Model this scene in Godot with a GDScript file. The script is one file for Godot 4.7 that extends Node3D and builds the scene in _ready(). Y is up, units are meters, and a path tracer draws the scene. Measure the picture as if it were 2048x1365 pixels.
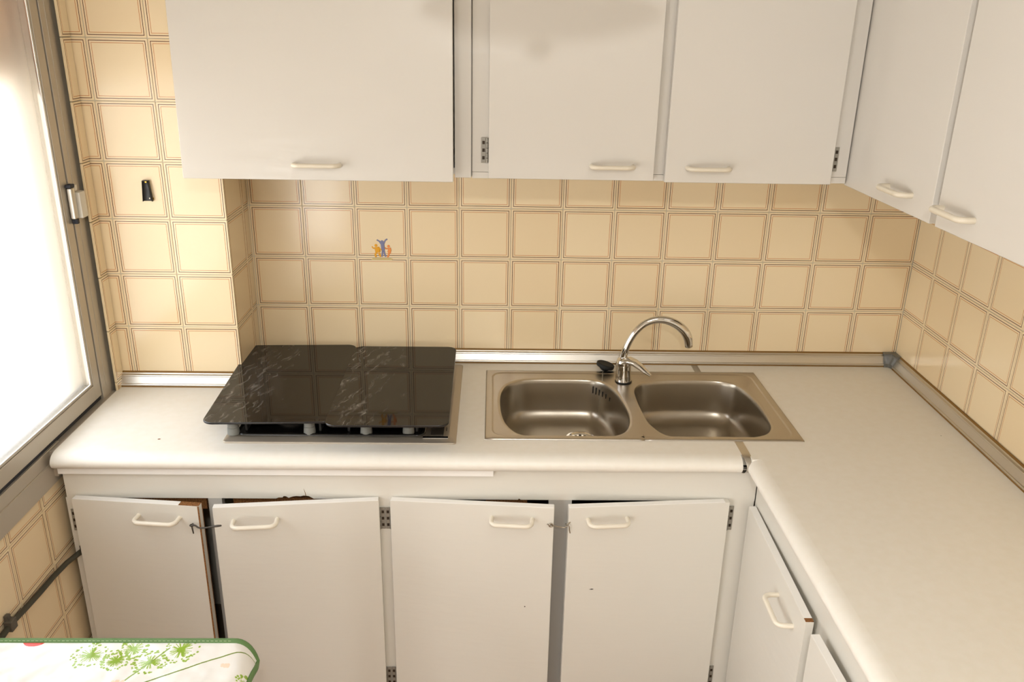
extends Node3D
# A small old kitchen corner: tiled walls, white laminate units, hob under glass covers, double sink.
# x runs right (0 = right wall), y up (0 = floor), z towards the room (0 = back wall). Metres.

const P := 0.152          # tile pitch
const ROW := 1.045        # height of one horizontal grout line
const TOP := 0.87         # worktop height
const PIER_X := -1.981    # right face of the tiled pier
const PIER_Z := 0.204     # front face of the tiled pier
const LEFT := -2.34       # left wall, tile face

# ---------------------------------------------------------------- mesh building
class MB:
	var v := PackedVector3Array()
	var n := PackedVector3Array()
	var uv := PackedVector2Array()

	func tri(a: Vector3, b: Vector3, c: Vector3, na: Vector3, nb: Vector3, nc: Vector3, ua := Vector2.ZERO, ub := Vector2.ZERO, uc := Vector2.ZERO) -> void:
		if (b - a).cross(c - a).dot(na + nb + nc) > 0.0:
			v.append_array([a, c, b]); n.append_array([na, nc, nb]); uv.append_array([ua, uc, ub])
		else:
			v.append_array([a, b, c]); n.append_array([na, nb, nc]); uv.append_array([ua, ub, uc])

	func quad(a: Vector3, b: Vector3, c: Vector3, d: Vector3, m: Vector3, u := [Vector2.ZERO, Vector2.ZERO, Vector2.ZERO, Vector2.ZERO]) -> void:
		tri(a, b, c, m, m, m, u[0], u[1], u[2])
		tri(a, c, d, m, m, m, u[0], u[2], u[3])

	func quad4(a: Vector3, b: Vector3, c: Vector3, d: Vector3, na: Vector3, nb: Vector3, nc: Vector3, nd: Vector3) -> void:
		tri(a, b, c, na, nb, nc)
		tri(a, c, d, na, nc, nd)

	# box between two corners, edges rounded over by bev
	func box(lo: Vector3, hi: Vector3, bev := 0.0015) -> MB:
		var c := (lo + hi) / 2
		var h := (hi - lo).abs() / 2
		bev = minf(bev, minf(h.x, minf(h.y, h.z)) * 0.9)
		var at := func(s: Vector3, a: int) -> Vector3:
			var q := h - Vector3(bev, bev, bev)
			q[a] = h[a]
			return c + q * s
		var ax := [Vector3.RIGHT, Vector3.UP, Vector3.BACK]
		for a in 3:
			var b := (a + 1) % 3
			var d := (a + 2) % 3
			for s in [-1.0, 1.0]:
				var q := []
				for t in [[-1, -1], [1, -1], [1, 1], [-1, 1]]:
					var sg := Vector3.ZERO
					sg[a] = s; sg[b] = t[0]; sg[d] = t[1]
					q.append(at.call(sg, a))
				quad(q[0], q[1], q[2], q[3], ax[a] * s)
			if bev <= 0.0:
				continue
			for s in [-1.0, 1.0]:
				for t in [-1.0, 1.0]:
					var s1 := Vector3.ZERO
					s1[a] = s; s1[b] = t; s1[d] = -1
					var s2 := s1
					s2[d] = 1
					var na: Vector3 = ax[a] * s
					var nb: Vector3 = ax[b] * t
					quad4(at.call(s1, a), at.call(s1, b), at.call(s2, b), at.call(s2, a), na, nb, nb, na)
		if bev > 0.0:
			for x in [-1.0, 1.0]:
				for y in [-1.0, 1.0]:
					for z in [-1.0, 1.0]:
						var s := Vector3(x, y, z)
						tri(at.call(s, 0), at.call(s, 1), at.call(s, 2), Vector3(x, 0, 0), Vector3(0, y, 0), Vector3(0, 0, z))
		return self

	# rows of points with smooth normals; closed wraps each row; out is a point the normals turn away from (or towards, if inward)
	func sheet(rows: Array, closed := false, flip := false, uvs: Array = []) -> MB:
		var nr := rows.size()
		var nc: int = rows[0].size()
		var nn := []
		for i in nr:
			var r := PackedVector3Array()
			for j in nc:
				var j0: int = (j - 1 + nc) % nc if closed else maxi(j - 1, 0)
				var j1: int = (j + 1) % nc if closed else mini(j + 1, nc - 1)
				var du: Vector3 = rows[i][j1] - rows[i][j0]
				var dv: Vector3 = rows[mini(i + 1, nr - 1)][j] - rows[maxi(i - 1, 0)][j]
				var m := du.cross(dv)
				if m.length() < 1e-12:
					var k: int = i + 1 if i == 0 else i - 1
					du = rows[k][j1] - rows[k][j0]
					m = du.cross(dv)
				m = m.normalized()
				r.append(-m if flip else m)
			nn.append(r)
		for i in nr - 1:
			for j in (nc if closed else nc - 1):
				var k: int = (j + 1) % nc
				var ua := [Vector2.ZERO, Vector2.ZERO, Vector2.ZERO, Vector2.ZERO]
				if uvs:
					ua = [uvs[i][j], uvs[i][k], uvs[i + 1][k], uvs[i + 1][j]]
				tri(rows[i][j], rows[i][k], rows[i + 1][k], nn[i][j], nn[i][k], nn[i + 1][k], ua[0], ua[1], ua[2])
				tri(rows[i][j], rows[i + 1][k], rows[i + 1][j], nn[i][j], nn[i + 1][k], nn[i + 1][j], ua[0], ua[2], ua[3])
		return self

	func fan(ring: PackedVector3Array, m: Vector3) -> MB:
		var c := Vector3.ZERO
		for q in ring:
			c += q
		c /= ring.size()
		for i in ring.size():
			tri(c, ring[i], ring[(i + 1) % ring.size()], m, m, m)
		return self

	# round bar along points, radius a number or one per point
	func tube(path: Array, radius: Variant, sides := 12, squash := 1.0, up := Vector3.UP) -> MB:
		var rows := []
		var last := up
		for i in path.size():
			var t: Vector3 = (path[mini(i + 1, path.size() - 1)] - path[maxi(i - 1, 0)]).normalized()
			var s := t.cross(last)
			if s.length() < 0.05:
				s = t.cross(Vector3(0.31, 0.2, 0.93))
			s = s.normalized()
			last = s.cross(t).normalized()
			var rr: float = radius if radius is float else radius[i]
			var row := PackedVector3Array()
			for k in sides:
				var a := TAU * k / sides
				row.append(path[i] + s * cos(a) * rr + last * sin(a) * rr * squash)
			rows.append(row)
		var mid: Vector3 = path[0]
		var test: Vector3 = (rows[0][1] - rows[0][0]).cross(rows[1][0] - rows[0][0])
		sheet(rows, true, test.dot(rows[0][0] - mid) < 0)
		fan(rows[0], (path[0] - path[1]).normalized())
		fan(rows[-1], (path[-1] - path[-2]).normalized())
		return self

	# turned shape: profile of (radius, height) from bottom to top about axis through at
	func lathe(profile: Array, at := Vector3.ZERO, basis := Basis.IDENTITY, sides := 24) -> MB:
		for i in profile.size() - 1:
			var a: Vector2 = profile[i]
			var b: Vector2 = profile[i + 1]
			var d := (b - a).normalized()
			for k in sides:
				var a0 := TAU * k / sides
				var a1 := TAU * (k + 1) / sides
				var c0 := Vector3(cos(a0), 0, sin(a0))
				var c1 := Vector3(cos(a1), 0, sin(a1))
				var up := Vector3.UP
				var n0 := basis * (c0 * d.y - up * d.x)
				var n1 := basis * (c1 * d.y - up * d.x)
				var p0 := at + basis * (c0 * a.x + up * a.y)
				var p1 := at + basis * (c1 * a.x + up * a.y)
				var p2 := at + basis * (c1 * b.x + up * b.y)
				var p3 := at + basis * (c0 * b.x + up * b.y)
				if a.x > 1e-6:
					tri(p0, p1, p2, n0, n1, n1)
				if b.x > 1e-6:
					tri(p0, p2, p3, n0, n1, n0)
		return self

	# flat outline pushed along ez by depth (outline given in ex, ey)
	func prism(poly: PackedVector2Array, o: Vector3, ex: Vector3, ey: Vector3, ez: Vector3, depth: float, soft := false) -> MB:
		var idx := Geometry2D.triangulate_polygon(poly)
		var at := func(q: Vector2, z: float) -> Vector3: return o + ex * q.x + ey * q.y + ez * z
		for i in range(0, idx.size(), 3):
			tri(at.call(poly[idx[i]], 0), at.call(poly[idx[i + 1]], 0), at.call(poly[idx[i + 2]], 0), -ez, -ez, -ez)
			tri(at.call(poly[idx[i]], depth), at.call(poly[idx[i + 1]], depth), at.call(poly[idx[i + 2]], depth), ez, ez, ez)
		var area := 0.0
		for i in poly.size():
			area += poly[i].cross(poly[(i + 1) % poly.size()])
		var sg := 1.0 if area > 0 else -1.0
		var en := []
		for i in poly.size():
			var d: Vector2 = (poly[(i + 1) % poly.size()] - poly[i]).normalized()
			en.append((ex * d.y - ey * d.x) * sg)
		for i in poly.size():
			var j := (i + 1) % poly.size()
			var n0: Vector3 = en[i]
			var n1: Vector3 = en[i]
			if soft:
				n0 = (en[i] + en[(i - 1 + poly.size()) % poly.size()]).normalized()
				n1 = (en[i] + en[j]).normalized()
			quad4(at.call(poly[i], 0), at.call(poly[j], 0), at.call(poly[j], depth), at.call(poly[i], depth), n0, n1, n1, n0)
		return self

	func add(o: MB, t := Transform3D.IDENTITY) -> MB:
		for i in o.v.size():
			v.append(t * o.v[i]); n.append((t.basis * o.n[i]).normalized()); uv.append(o.uv[i])
		return self

	func mesh() -> ArrayMesh:
		var a := []
		a.resize(Mesh.ARRAY_MAX)
		a[Mesh.ARRAY_VERTEX] = v; a[Mesh.ARRAY_NORMAL] = n; a[Mesh.ARRAY_TEX_UV] = uv
		var m := ArrayMesh.new()
		m.add_surface_from_arrays(Mesh.PRIMITIVE_TRIANGLES, a)
		return m

# ---------------------------------------------------------------- nodes
var names := {}
func numbered(called: String) -> String:
	names[called] = names.get(called, -1) + 1
	return called if names[called] == 0 else "%s_%03d" % [called, names[called]]

func tag(o: Node3D, label := "", category := "", group := "", kind := "") -> Node3D:
	if label: o.set_meta("label", label)
	if category: o.set_meta("category", category)
	if group: o.set_meta("group", group)
	if kind: o.set_meta("kind", kind)
	return o

func thing(called: String, label: String, category: String, at := Vector3.ZERO, group := "") -> Node3D:
	var o := Node3D.new()
	o.name = numbered(called)
	add_child(o)
	o.position = at
	tag(o, label, category, group)
	return o

func obj(called: String, m: MB, mat: Material, parent: Node3D = self, at := Vector3.ZERO) -> MeshInstance3D:
	var o := MeshInstance3D.new()
	o.name = numbered(called) if parent == self else called
	o.mesh = m.mesh()
	o.material_override = mat
	o.position = at
	parent.add_child(o, true)
	return o

func struct(called: String, m: MB, mat: Material) -> MeshInstance3D:
	var o := obj(called, m, mat)
	o.set_meta("kind", "structure")
	return o

func room(called: String) -> Node3D:
	var o := Node3D.new()
	o.name = numbered(called)
	add_child(o)
	o.set_meta("kind", "structure")
	return o

# ---------------------------------------------------------------- materials
var M := {}
func srgb(r: int, g: int, b: int) -> Color:
	return Color(r / 255.0, g / 255.0, b / 255.0)

func mat(c: Color, rough: float, metal := 0.0, spec := 0.5) -> StandardMaterial3D:
	var m := StandardMaterial3D.new()
	m.albedo_color = c
	m.roughness = rough
	m.metallic = metal
	m.metallic_specular = spec
	return m

func noise_tex(freq: float, octaves: int, seed_: int, size := 256) -> NoiseTexture2D:
	var f := FastNoiseLite.new()
	f.seed = seed_
	f.noise_type = FastNoiseLite.TYPE_SIMPLEX_SMOOTH
	f.frequency = freq
	f.fractal_octaves = octaves
	var t := NoiseTexture2D.new()
	t.width = size; t.height = size
	t.seamless = true
	t.noise = f
	return t

func relief(m: StandardMaterial3D, t: Texture2D, cm: float, scale: Vector3) -> StandardMaterial3D:
	m.heightmap_enabled = true
	m.heightmap_texture = t
	m.heightmap_scale = cm
	m.uv1_triplanar = true
	m.uv1_world_triplanar = true
	m.uv1_scale = scale
	return m

func ramp_tex(freq: float, octaves: int, seed_: int, a: Color, b: Color, size := 256) -> NoiseTexture2D:
	var t := noise_tex(freq, octaves, seed_, size)
	var g := Gradient.new()
	g.set_color(0, a); g.set_color(1, b)
	t.color_ramp = g
	return t

# tile print: cream glaze, a dark brown line and a finer orange one inside it
func tile_print(tone: Color) -> ImageTexture:
	var s := 608
	var im := Image.create(s, s, false, Image.FORMAT_RGB8)
	im.fill(tone)
	var rnd := RandomNumberGenerator.new()
	rnd.seed = int(tone.r * 1000)
	var dark := srgb(96, 56, 42)
	var warm := srgb(198, 126, 74)
	for spec in [[23, 7, dark], [46, 5, warm]]:
		var a: int = spec[0]
		var w: int = spec[1]
		for r in [Rect2i(a, a, s - 2 * a, w), Rect2i(a, s - a - w, s - 2 * a, w), Rect2i(a, a, w, s - 2 * a), Rect2i(s - a - w, a, w, s - 2 * a)]:
			im.fill_rect(r, spec[2])
	im.generate_mipmaps()
	return ImageTexture.create_from_image(im)

# dark slate picture printed under the glass: pale streaks, with window highlights painted in towards the left
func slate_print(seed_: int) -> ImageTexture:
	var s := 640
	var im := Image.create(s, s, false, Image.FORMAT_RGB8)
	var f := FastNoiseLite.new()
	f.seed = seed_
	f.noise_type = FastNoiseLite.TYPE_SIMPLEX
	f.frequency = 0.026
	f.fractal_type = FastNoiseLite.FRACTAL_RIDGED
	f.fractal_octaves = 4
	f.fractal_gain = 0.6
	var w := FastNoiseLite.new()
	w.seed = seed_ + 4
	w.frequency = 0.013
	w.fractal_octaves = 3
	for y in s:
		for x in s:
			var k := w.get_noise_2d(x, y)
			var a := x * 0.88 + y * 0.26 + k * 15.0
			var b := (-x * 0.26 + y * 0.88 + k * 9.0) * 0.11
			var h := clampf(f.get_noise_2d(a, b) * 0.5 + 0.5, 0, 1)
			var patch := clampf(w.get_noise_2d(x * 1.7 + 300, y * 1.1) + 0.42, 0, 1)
			var side := 1.0 - 0.86 * smoothstep(0.30, 0.62, x / float(s) + 0.10 * (y / float(s) - 0.5) + 0.12 * k)  # left-hand strength of the streaks imitates the window's reflection
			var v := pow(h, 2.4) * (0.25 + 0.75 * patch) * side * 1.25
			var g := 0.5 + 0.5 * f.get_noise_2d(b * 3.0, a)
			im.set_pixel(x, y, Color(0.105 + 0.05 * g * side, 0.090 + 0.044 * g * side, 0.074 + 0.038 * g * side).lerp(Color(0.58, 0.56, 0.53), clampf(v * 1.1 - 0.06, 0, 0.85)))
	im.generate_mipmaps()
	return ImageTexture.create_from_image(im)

# oilcloth print: pale ground, green umbels on thin stems, a tomato and faint orange blots
func cloth_print() -> ImageTexture:
	var s := 1024
	var im := Image.create(s, s, false, Image.FORMAT_RGB8)
	im.fill(srgb(245, 243, 238))
	var rnd := RandomNumberGenerator.new()
	rnd.seed = 12
	var green := srgb(142, 178, 52)
	# 0..1 across = 0.72 m in x from -2.36, and z from 1.10
	var put := func(x: float, z: float, r: float, c: Color) -> void:
		var cx := (x + 2.36) / 0.72 * s
		var cy := (z - 1.10) / 0.72 * s
		var rr := r / 0.72 * s
		for yy in range(int(cy - rr), int(cy + rr) + 1):
			for xx in range(int(cx - rr), int(cx + rr) + 1):
				if xx >= 0 and yy >= 0 and xx < s and yy < s and Vector2(xx - cx, yy - cy).length() <= rr:
					im.set_pixel(xx, yy, c)
	var line := func(a: Vector2, b: Vector2, bend: float, r: float, c: Color) -> void:
		for i in 400:
			var t := i / 399.0
			var q := a.lerp(b, t) + (b - a).orthogonal() * bend * t * (1 - t)
			put.call(q.x, q.y, r, c)
	for h in [[-1.995, 1.190, 0.034], [-1.945, 1.204, 0.026], [-1.882, 1.207, 0.031], [-1.838, 1.174, 0.034], [-1.925, 1.172, 0.028], [-2.32, 1.212, 0.04], [-1.70, 1.245, 0.02], [-2.1, 1.42, 0.05]]:
		var cn := Vector2(h[0], h[1])
		for k in 52:
			var a := rnd.randf() * TAU
			var d: float = h[2] * (0.72 + 0.30 * rnd.randf())
			var q := cn + Vector2(cos(a), sin(a)) * d
			put.call(q.x, q.y, rnd.randf_range(0.0014, 0.0027), green.lightened(rnd.randf() * 0.12))
			line.call(cn, cn + Vector2(cos(a), sin(a)) * d * 0.62, 0.0, 0.0006, green)
		put.call(cn.x, cn.y, h[2] * 0.22, green)
	line.call(Vector2(-1.86, 1.170), Vector2(-2.03, 1.42), 0.10, 0.0013, green.darkened(0.1))
	line.call(Vector2(-1.705, 1.168), Vector2(-2.02, 1.36), -0.12, 0.0014, green.darkened(0.25))
	for k in 30:
		put.call(-2.115 + rnd.randf_range(-0.006, 0.006), 1.147 + rnd.randf_range(-0.002, 0.002), 0.017, srgb(222, 60, 44))
	for b in [[-1.925, 1.262, 0.016], [-1.745, 1.215, 0.006], [-1.90, 1.268, 0.012], [-2.2, 1.33, 0.02]]:
		for k in 26:
			put.call(b[0] + rnd.randf_range(-1, 1) * b[2], b[1] + rnd.randf_range(-0.5, 0.5) * b[2], 0.003, srgb(246, 222, 198))
	im.generate_mipmaps()
	return ImageTexture.create_from_image(im)

func make_materials() -> void:
	M.laminate = relief(mat(srgb(226, 222, 211), 0.33), noise_tex(0.012, 3, 3), 0.04, Vector3(2.2, 9.0, 2.2))
	M.gloss_laminate = relief(mat(srgb(213, 208, 199), 0.22), noise_tex(0.012, 2, 8), 0.05, Vector3(1.2, 7.0, 1.2))
	M.worktop = relief(mat(srgb(229, 223, 207), 0.38), noise_tex(0.06, 3, 4), 0.004, Vector3(6, 6, 6))
	M.worktop.albedo_color = Color.WHITE
	M.worktop.albedo_texture = ramp_tex(0.02, 4, 31, srgb(240, 235, 223), srgb(243, 239, 229))
	M.edge_white = mat(srgb(251, 249, 244), 0.4)
	M.chipboard = mat(Color.WHITE, 0.9)
	M.chipboard.albedo_texture = ramp_tex(0.09, 3, 77, srgb(96, 58, 26), srgb(176, 122, 66))
	M.chipboard.uv1_triplanar = true
	M.chipboard.uv1_scale = Vector3(9, 9, 9)
	M.inside = mat(srgb(96, 80, 62), 0.8)
	M.stile_shaded = mat(srgb(182, 180, 173), 0.4)  # laminate darkened: the shade between the doors is put into the colour
	M.grout = mat(srgb(206, 198, 180), 0.9)
	M.plaster = mat(srgb(232, 226, 214), 0.9)
	M.floor = mat(Color.WHITE, 0.4)
	M.floor.albedo_texture = ramp_tex(0.02, 4, 18, srgb(158, 118, 84), srgb(186, 148, 112))
	M.floor.uv1_triplanar = true
	M.floor.uv1_scale = Vector3(2, 2, 2)
	M.tile = []
	for c in [srgb(240, 219, 180), srgb(238, 216, 176), srgb(242, 222, 184)]:
		var m := mat(Color.WHITE, 0.14)
		m.albedo_texture = tile_print(c)
		m.texture_filter = BaseMaterial3D.TEXTURE_FILTER_LINEAR_WITH_MIPMAPS_ANISOTROPIC
		M.tile.append(m)
	M.tile_edge = mat(srgb(228, 206, 160), 0.25)
	M.alu = mat(srgb(205, 200, 190), 0.3, 0.9)
	M.alu_frame = mat(srgb(188, 180, 166), 0.42, 0.55)
	M.alu_dark = mat(srgb(40, 42, 50), 0.6, 0.2)
	M.caulk = mat(srgb(132, 96, 40), 0.7)
	M.cap_grey = mat(srgb(104, 102, 94), 0.3)
	M.steel = mat(srgb(188, 181, 170), 0.3, 1.0)
	M.steel = relief(M.steel, noise_tex(0.02, 3, 41), 0.006, Vector3(3, 3, 60))
	M.steel_bowl = mat(srgb(176, 168, 154), 0.3, 1.0)
	M.steel_hob = mat(srgb(188, 178, 162), 0.5, 0.75)
	M.chrome = mat(srgb(222, 220, 216), 0.07, 1.0)
	M.black = mat(srgb(22, 21, 19), 0.45)
	M.black_gloss = mat(srgb(24, 22, 20), 0.2)
	M.enamel = mat(srgb(58, 52, 46), 0.35)
	M.cast = mat(srgb(40, 38, 35), 0.6)
	M.rubber_grey = mat(srgb(128, 128, 122), 0.6)
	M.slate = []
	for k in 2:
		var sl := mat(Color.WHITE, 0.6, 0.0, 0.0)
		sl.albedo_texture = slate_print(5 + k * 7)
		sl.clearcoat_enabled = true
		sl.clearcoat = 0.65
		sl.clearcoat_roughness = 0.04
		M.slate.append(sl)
	M.slate_edge = mat(srgb(20, 18, 18), 0.2)
	M.handle = mat(srgb(240, 232, 214), 0.3)
	M.handle_dull = mat(srgb(222, 212, 192), 0.28)
	M.iron = mat(srgb(86, 82, 76), 0.45, 0.5)
	M.hinge = mat(srgb(150, 146, 136), 0.4, 0.35)
	M.iron_dark = mat(srgb(58, 46, 34), 0.6, 0.5)
	M.nickel = mat(srgb(176, 168, 152), 0.25, 1.0)
	M.brass = mat(srgb(196, 152, 62), 0.3, 1.0)
	M.rubber = mat(srgb(24, 24, 22), 0.7)
	M.cable = mat(srgb(62, 60, 48), 0.55)
	M.clip = mat(srgb(92, 86, 76), 0.55)
	M.cloth = mat(Color.WHITE, 0.28)
	M.cloth.albedo_texture = cloth_print()
	M.cloth.heightmap_enabled = true
	M.cloth.heightmap_texture = noise_tex(0.012, 3, 15, 512)
	M.cloth.heightmap_scale = 0.7
	M.binding = relief(mat(srgb(98, 134, 78), 0.6), noise_tex(0.1, 2, 6), 0.05, Vector3(30, 30, 30))
	M.thread = mat(srgb(186, 200, 160), 0.8)
	M.wood = mat(srgb(150, 104, 66), 0.6)
	M.grey_plastic = mat(srgb(214, 208, 194), 0.35)
	M.frosted = mat(Color(1, 1, 1, 0.0), 0.36)
	M.frosted.refraction_enabled = true
	M.frosted.refraction_scale = 0.045
	M.awning = mat(srgb(222, 204, 188), 0.8)
	M.awning.backlight_enabled = true
	M.awning.backlight = srgb(214, 186, 164)
	M.awning_edge = mat(srgb(176, 112, 70), 0.8)
	M.awning_edge.backlight_enabled = true
	M.awning_edge.backlight = srgb(120, 70, 40)
	M.glow = mat(Color.WHITE, 0.6)
	M.glow.emission_enabled = true
	M.glow.emission = srgb(255, 244, 226)
	M.glow.emission_energy_multiplier = 0.7

# ---------------------------------------------------------------- camera and light
func camera_and_light() -> void:
	var cam := Camera3D.new()
	cam.name = "camera"
	add_child(cam)
	cam.position = Vector3(-1.27165, 1.85043, 2.4435)
	cam.basis = Basis(Vector3.UP, -0.026684) * Basis(Vector3.RIGHT, -0.357961) * Basis(Vector3.BACK, 0.019332)
	cam.fov = 44.07
	cam.near = 0.02
	cam.current = true
	var env := Environment.new()
	env.background_mode = Environment.BG_SKY
	var sm := ProceduralSkyMaterial.new()
	sm.sky_top_color = srgb(214, 224, 238)
	sm.sky_horizon_color = srgb(255, 250, 240)
	sm.ground_horizon_color = srgb(253, 248, 238)
	sm.ground_bottom_color = srgb(240, 230, 214)
	sm.sky_energy_multiplier = 2.1
	sm.ground_energy_multiplier = 2.1
	var sky := Sky.new()
	sky.sky_material = sm
	env.sky = sky
	env.tonemap_mode = Environment.TONE_MAPPER_LINEAR
	env.tonemap_exposure = 0.87
	env.sdfgi_enabled = true
	env.ssao_enabled = true
	env.ssil_enabled = true
	var we := WorldEnvironment.new()
	we.name = "surroundings"
	we.environment = env
	add_child(we)
	# daylight through the frosted window on the left
	area("window_daylight", Vector3(-2.352, 1.305, 0.875), Vector2(1.05, 0.75), Vector3.RIGHT, srgb(252, 253, 255), 0.42)
	# added ceiling fill for bounced light, and an added spot for the lamp shadow
	area("added_ceiling_fill", Vector3(-1.15, 2.49, 2.2), Vector2(0.9, 0.9), Vector3.DOWN, srgb(250, 252, 255), 0.50)
	area("added_spot_fill", Vector3(-1.20, 2.268, 2.78), Vector2(0.07, 0.07), Vector3(0.01, -0.2, -0.98), srgb(252, 252, 252), 1.1)
	# fill light from the added, unseen balcony door further back in the left wall
	area("added_balcony_fill", Vector3(-2.325, 0.72, 2.75), Vector2(1.24, 1.12), Vector3.RIGHT, srgb(250, 252, 255), 3.6)

func area(called: String, at: Vector3, size: Vector2, towards: Vector3, c: Color, energy: float) -> void:
	var l := AreaLight3D.new()
	l.name = called
	add_child(l)
	l.position = at
	l.basis = Basis.looking_at(towards, Vector3.UP if absf(towards.y) < 0.9 else Vector3.BACK)
	l.area_size = size
	l.area_range = 12.0
	l.area_attenuation = 2.0
	l.light_color = c
	l.light_energy = energy
	l.shadow_enabled = true

# ---------------------------------------------------------------- tiles
var tile_cache := {}
var tile_rnd := RandomNumberGenerator.new()
# the piece u0..u1, v0..v1 (metres inside a full tile) of a tile whose corner stands at o, across ex, up ey, out ez
func tile(parent: Node3D, o: Vector3, ex: Vector3, ey: Vector3, ez: Vector3, u0: float, u1: float, v0: float, v1: float) -> void:
	var g := 0.0008
	var a := Vector2(maxf(u0, g), maxf(v0, g))
	var b := Vector2(minf(u1, P - g), minf(v1, P - g))
	if b.x - a.x < 0.004 or b.y - a.y < 0.004:
		return
	var key := "%.4f %.4f %.4f %.4f" % [a.x, a.y, b.x, b.y]
	if not tile_cache.has(key):
		var m := MB.new().box(Vector3(a.x, a.y, -0.006), Vector3(b.x, b.y, 0), 0.0008)
		for i in m.v.size():
			m.uv[i] = Vector2(m.v[i].x / P, 1.0 - m.v[i].y / P)
		tile_cache[key] = m.mesh()
	var t := MeshInstance3D.new()
	t.name = "tile"
	t.mesh = tile_cache[key]
	t.material_override = M.tile[tile_rnd.randi() % 3]
	var r := 0.0022
	t.transform = Transform3D(Basis(ex, ey, ez) * Basis(Vector3.RIGHT, tile_rnd.randf_range(-r, r)) * Basis(Vector3.UP, tile_rnd.randf_range(-r, r)), o)
	parent.add_child(t, true)

# tiles over a span of a wall: su0..su1 along ex and y0..y1, joints at ju + k P
func tile_field(parent: Node3D, base: Vector3, ex: Vector3, ez: Vector3, su0: float, su1: float, ju: float, y0: float, y1: float) -> void:
	var k0 := floori((su0 - ju) / P + 0.001)
	var k1 := ceili((su1 - ju) / P - 0.001)
	var j0 := floori((y0 - ROW) / P + 0.001)
	var j1 := ceili((y1 - ROW) / P - 0.001)
	for j in range(j0, j1):
		for k in range(k0, k1):
			var u := ju + k * P
			var y := ROW + j * P
			tile(parent, base + ex * u + Vector3.UP * y, ex, Vector3.UP, ez, maxf(0, su0 - u), minf(P, su1 - u), maxf(0, y0 - y), minf(P, y1 - y))

func walls() -> void:
	tile_rnd.seed = 4
	var C := 2.55
	# back wall
	var back := struct("wall_back", MB.new().box(Vector3(-2.5, -0.1, -0.2), Vector3(0.2, C, -0.0018), 0), M.grout)
	tile_field(back, Vector3.ZERO, Vector3.RIGHT, Vector3.BACK, PIER_X, -0.001, -13 * P, 0.86, 1.68)
	# right wall
	var right := struct("wall_right", MB.new().box(Vector3(0.0018, -0.1, -0.2), Vector3(0.2, C, 3.9), 0), M.grout)
	# u runs along -z, so that the face looks to -x
	tile_field(right, Vector3.ZERO, Vector3.FORWARD, Vector3.LEFT, -1.52, -0.001, 0.0126 - 12 * P, 0.86, 1.60)
	right.rotation.y = -0.03   # the old wall is not quite square to the other
	# pier left of the hob
	var pier := struct("wall_pier", MB.new().box(Vector3(-2.5, -0.1, -0.1), Vector3(PIER_X - 0.0018, C, PIER_Z - 0.0018), 0), M.grout)
	tile_field(pier, Vector3(0, 0, PIER_Z), Vector3.RIGHT, Vector3.BACK, LEFT + 0.02, PIER_X, -2.2834 - P, 0.86, 2.12)
	tile_field(pier, Vector3(PIER_X, 0, 0), Vector3.FORWARD, Vector3.RIGHT, -PIER_Z, -0.001, -PIER_Z, 0.86, 1.68)
	# left wall with the window opening, z 0.25..1.78, y 0.78..2.10
	var m := MB.new()
	m.box(Vector3(-2.5, -0.1, 0.15), Vector3(LEFT - 0.0018, 0.78, 2.08), 0)
	m.box(Vector3(-2.5, 2.14, 0.15), Vector3(LEFT - 0.0018, C, 3.9), 0)
	m.box(Vector3(-2.5, 0.78, 1.50), Vector3(LEFT - 0.0018, 2.14, 2.08), 0)
	m.box(Vector3(-2.5, -0.1, 3.42), Vector3(LEFT - 0.0018, 2.14, 3.9), 0)
	m.box(Vector3(-2.5, -0.1, 2.08), Vector3(LEFT - 0.0018, 0.1, 3.42), 0)
	m.box(Vector3(-2.5, 0.78, 0.15), Vector3(LEFT - 0.0018, 2.14, 0.252), 0)
	var left := struct("wall_left", m, M.grout)
	tile_field(left, Vector3(LEFT, 0, 0), Vector3.FORWARD, Vector3.RIGHT, -1.75, -0.55, -0.672 - 8 * P, 0.0, 0.78)
	# the narrow tiles that close the corner between pier and window
	for j in range(-2, 7):
		tile(left, Vector3(-2.318, ROW + j * P, 0.252), Vector3.FORWARD, Vector3.UP, Vector3.RIGHT, 0.0, 0.046, 0, P)
	struct("wall_front", MB.new().box(Vector3(-2.5, -0.1, 3.8), Vector3(0.2, C, 3.95), 0), M.plaster)
	struct("floor", MB.new().box(Vector3(-2.5, -0.2, -0.2), Vector3(0.2, 0, 3.95), 0), M.floor)
	struct("ceiling", MB.new().box(Vector3(-2.5, C, -0.2), Vector3(0.2, C + 0.1, 3.95), 0), M.plaster)
	# balcony door added out of view for fill light: lit below, shutter lowered above
	var d := room("door_1")
	obj("frame", MB.new().box(Vector3(-2.40, 0.10, 2.08), Vector3(-2.335, 2.14, 2.14)).box(Vector3(-2.40, 0.10, 3.36), Vector3(-2.335, 2.14, 3.42)).box(Vector3(-2.40, 2.08, 2.14), Vector3(-2.335, 2.14, 3.36)).box(Vector3(-2.40, 0.10, 2.14), Vector3(-2.335, 0.17, 3.36)), M.alu_frame, d)
	obj("pane", MB.new().box(Vector3(-2.365, 0.16, 2.13), Vector3(-2.36, 1.31, 3.37), 0), M.glow, d)
	for k in 16:
		obj("slat", MB.new().box(Vector3(-2.372, 1.30 + k * 0.05, 2.13), Vector3(-2.358, 1.349 + k * 0.05, 3.37), 0.004), M.handle_dull, d)

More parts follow.
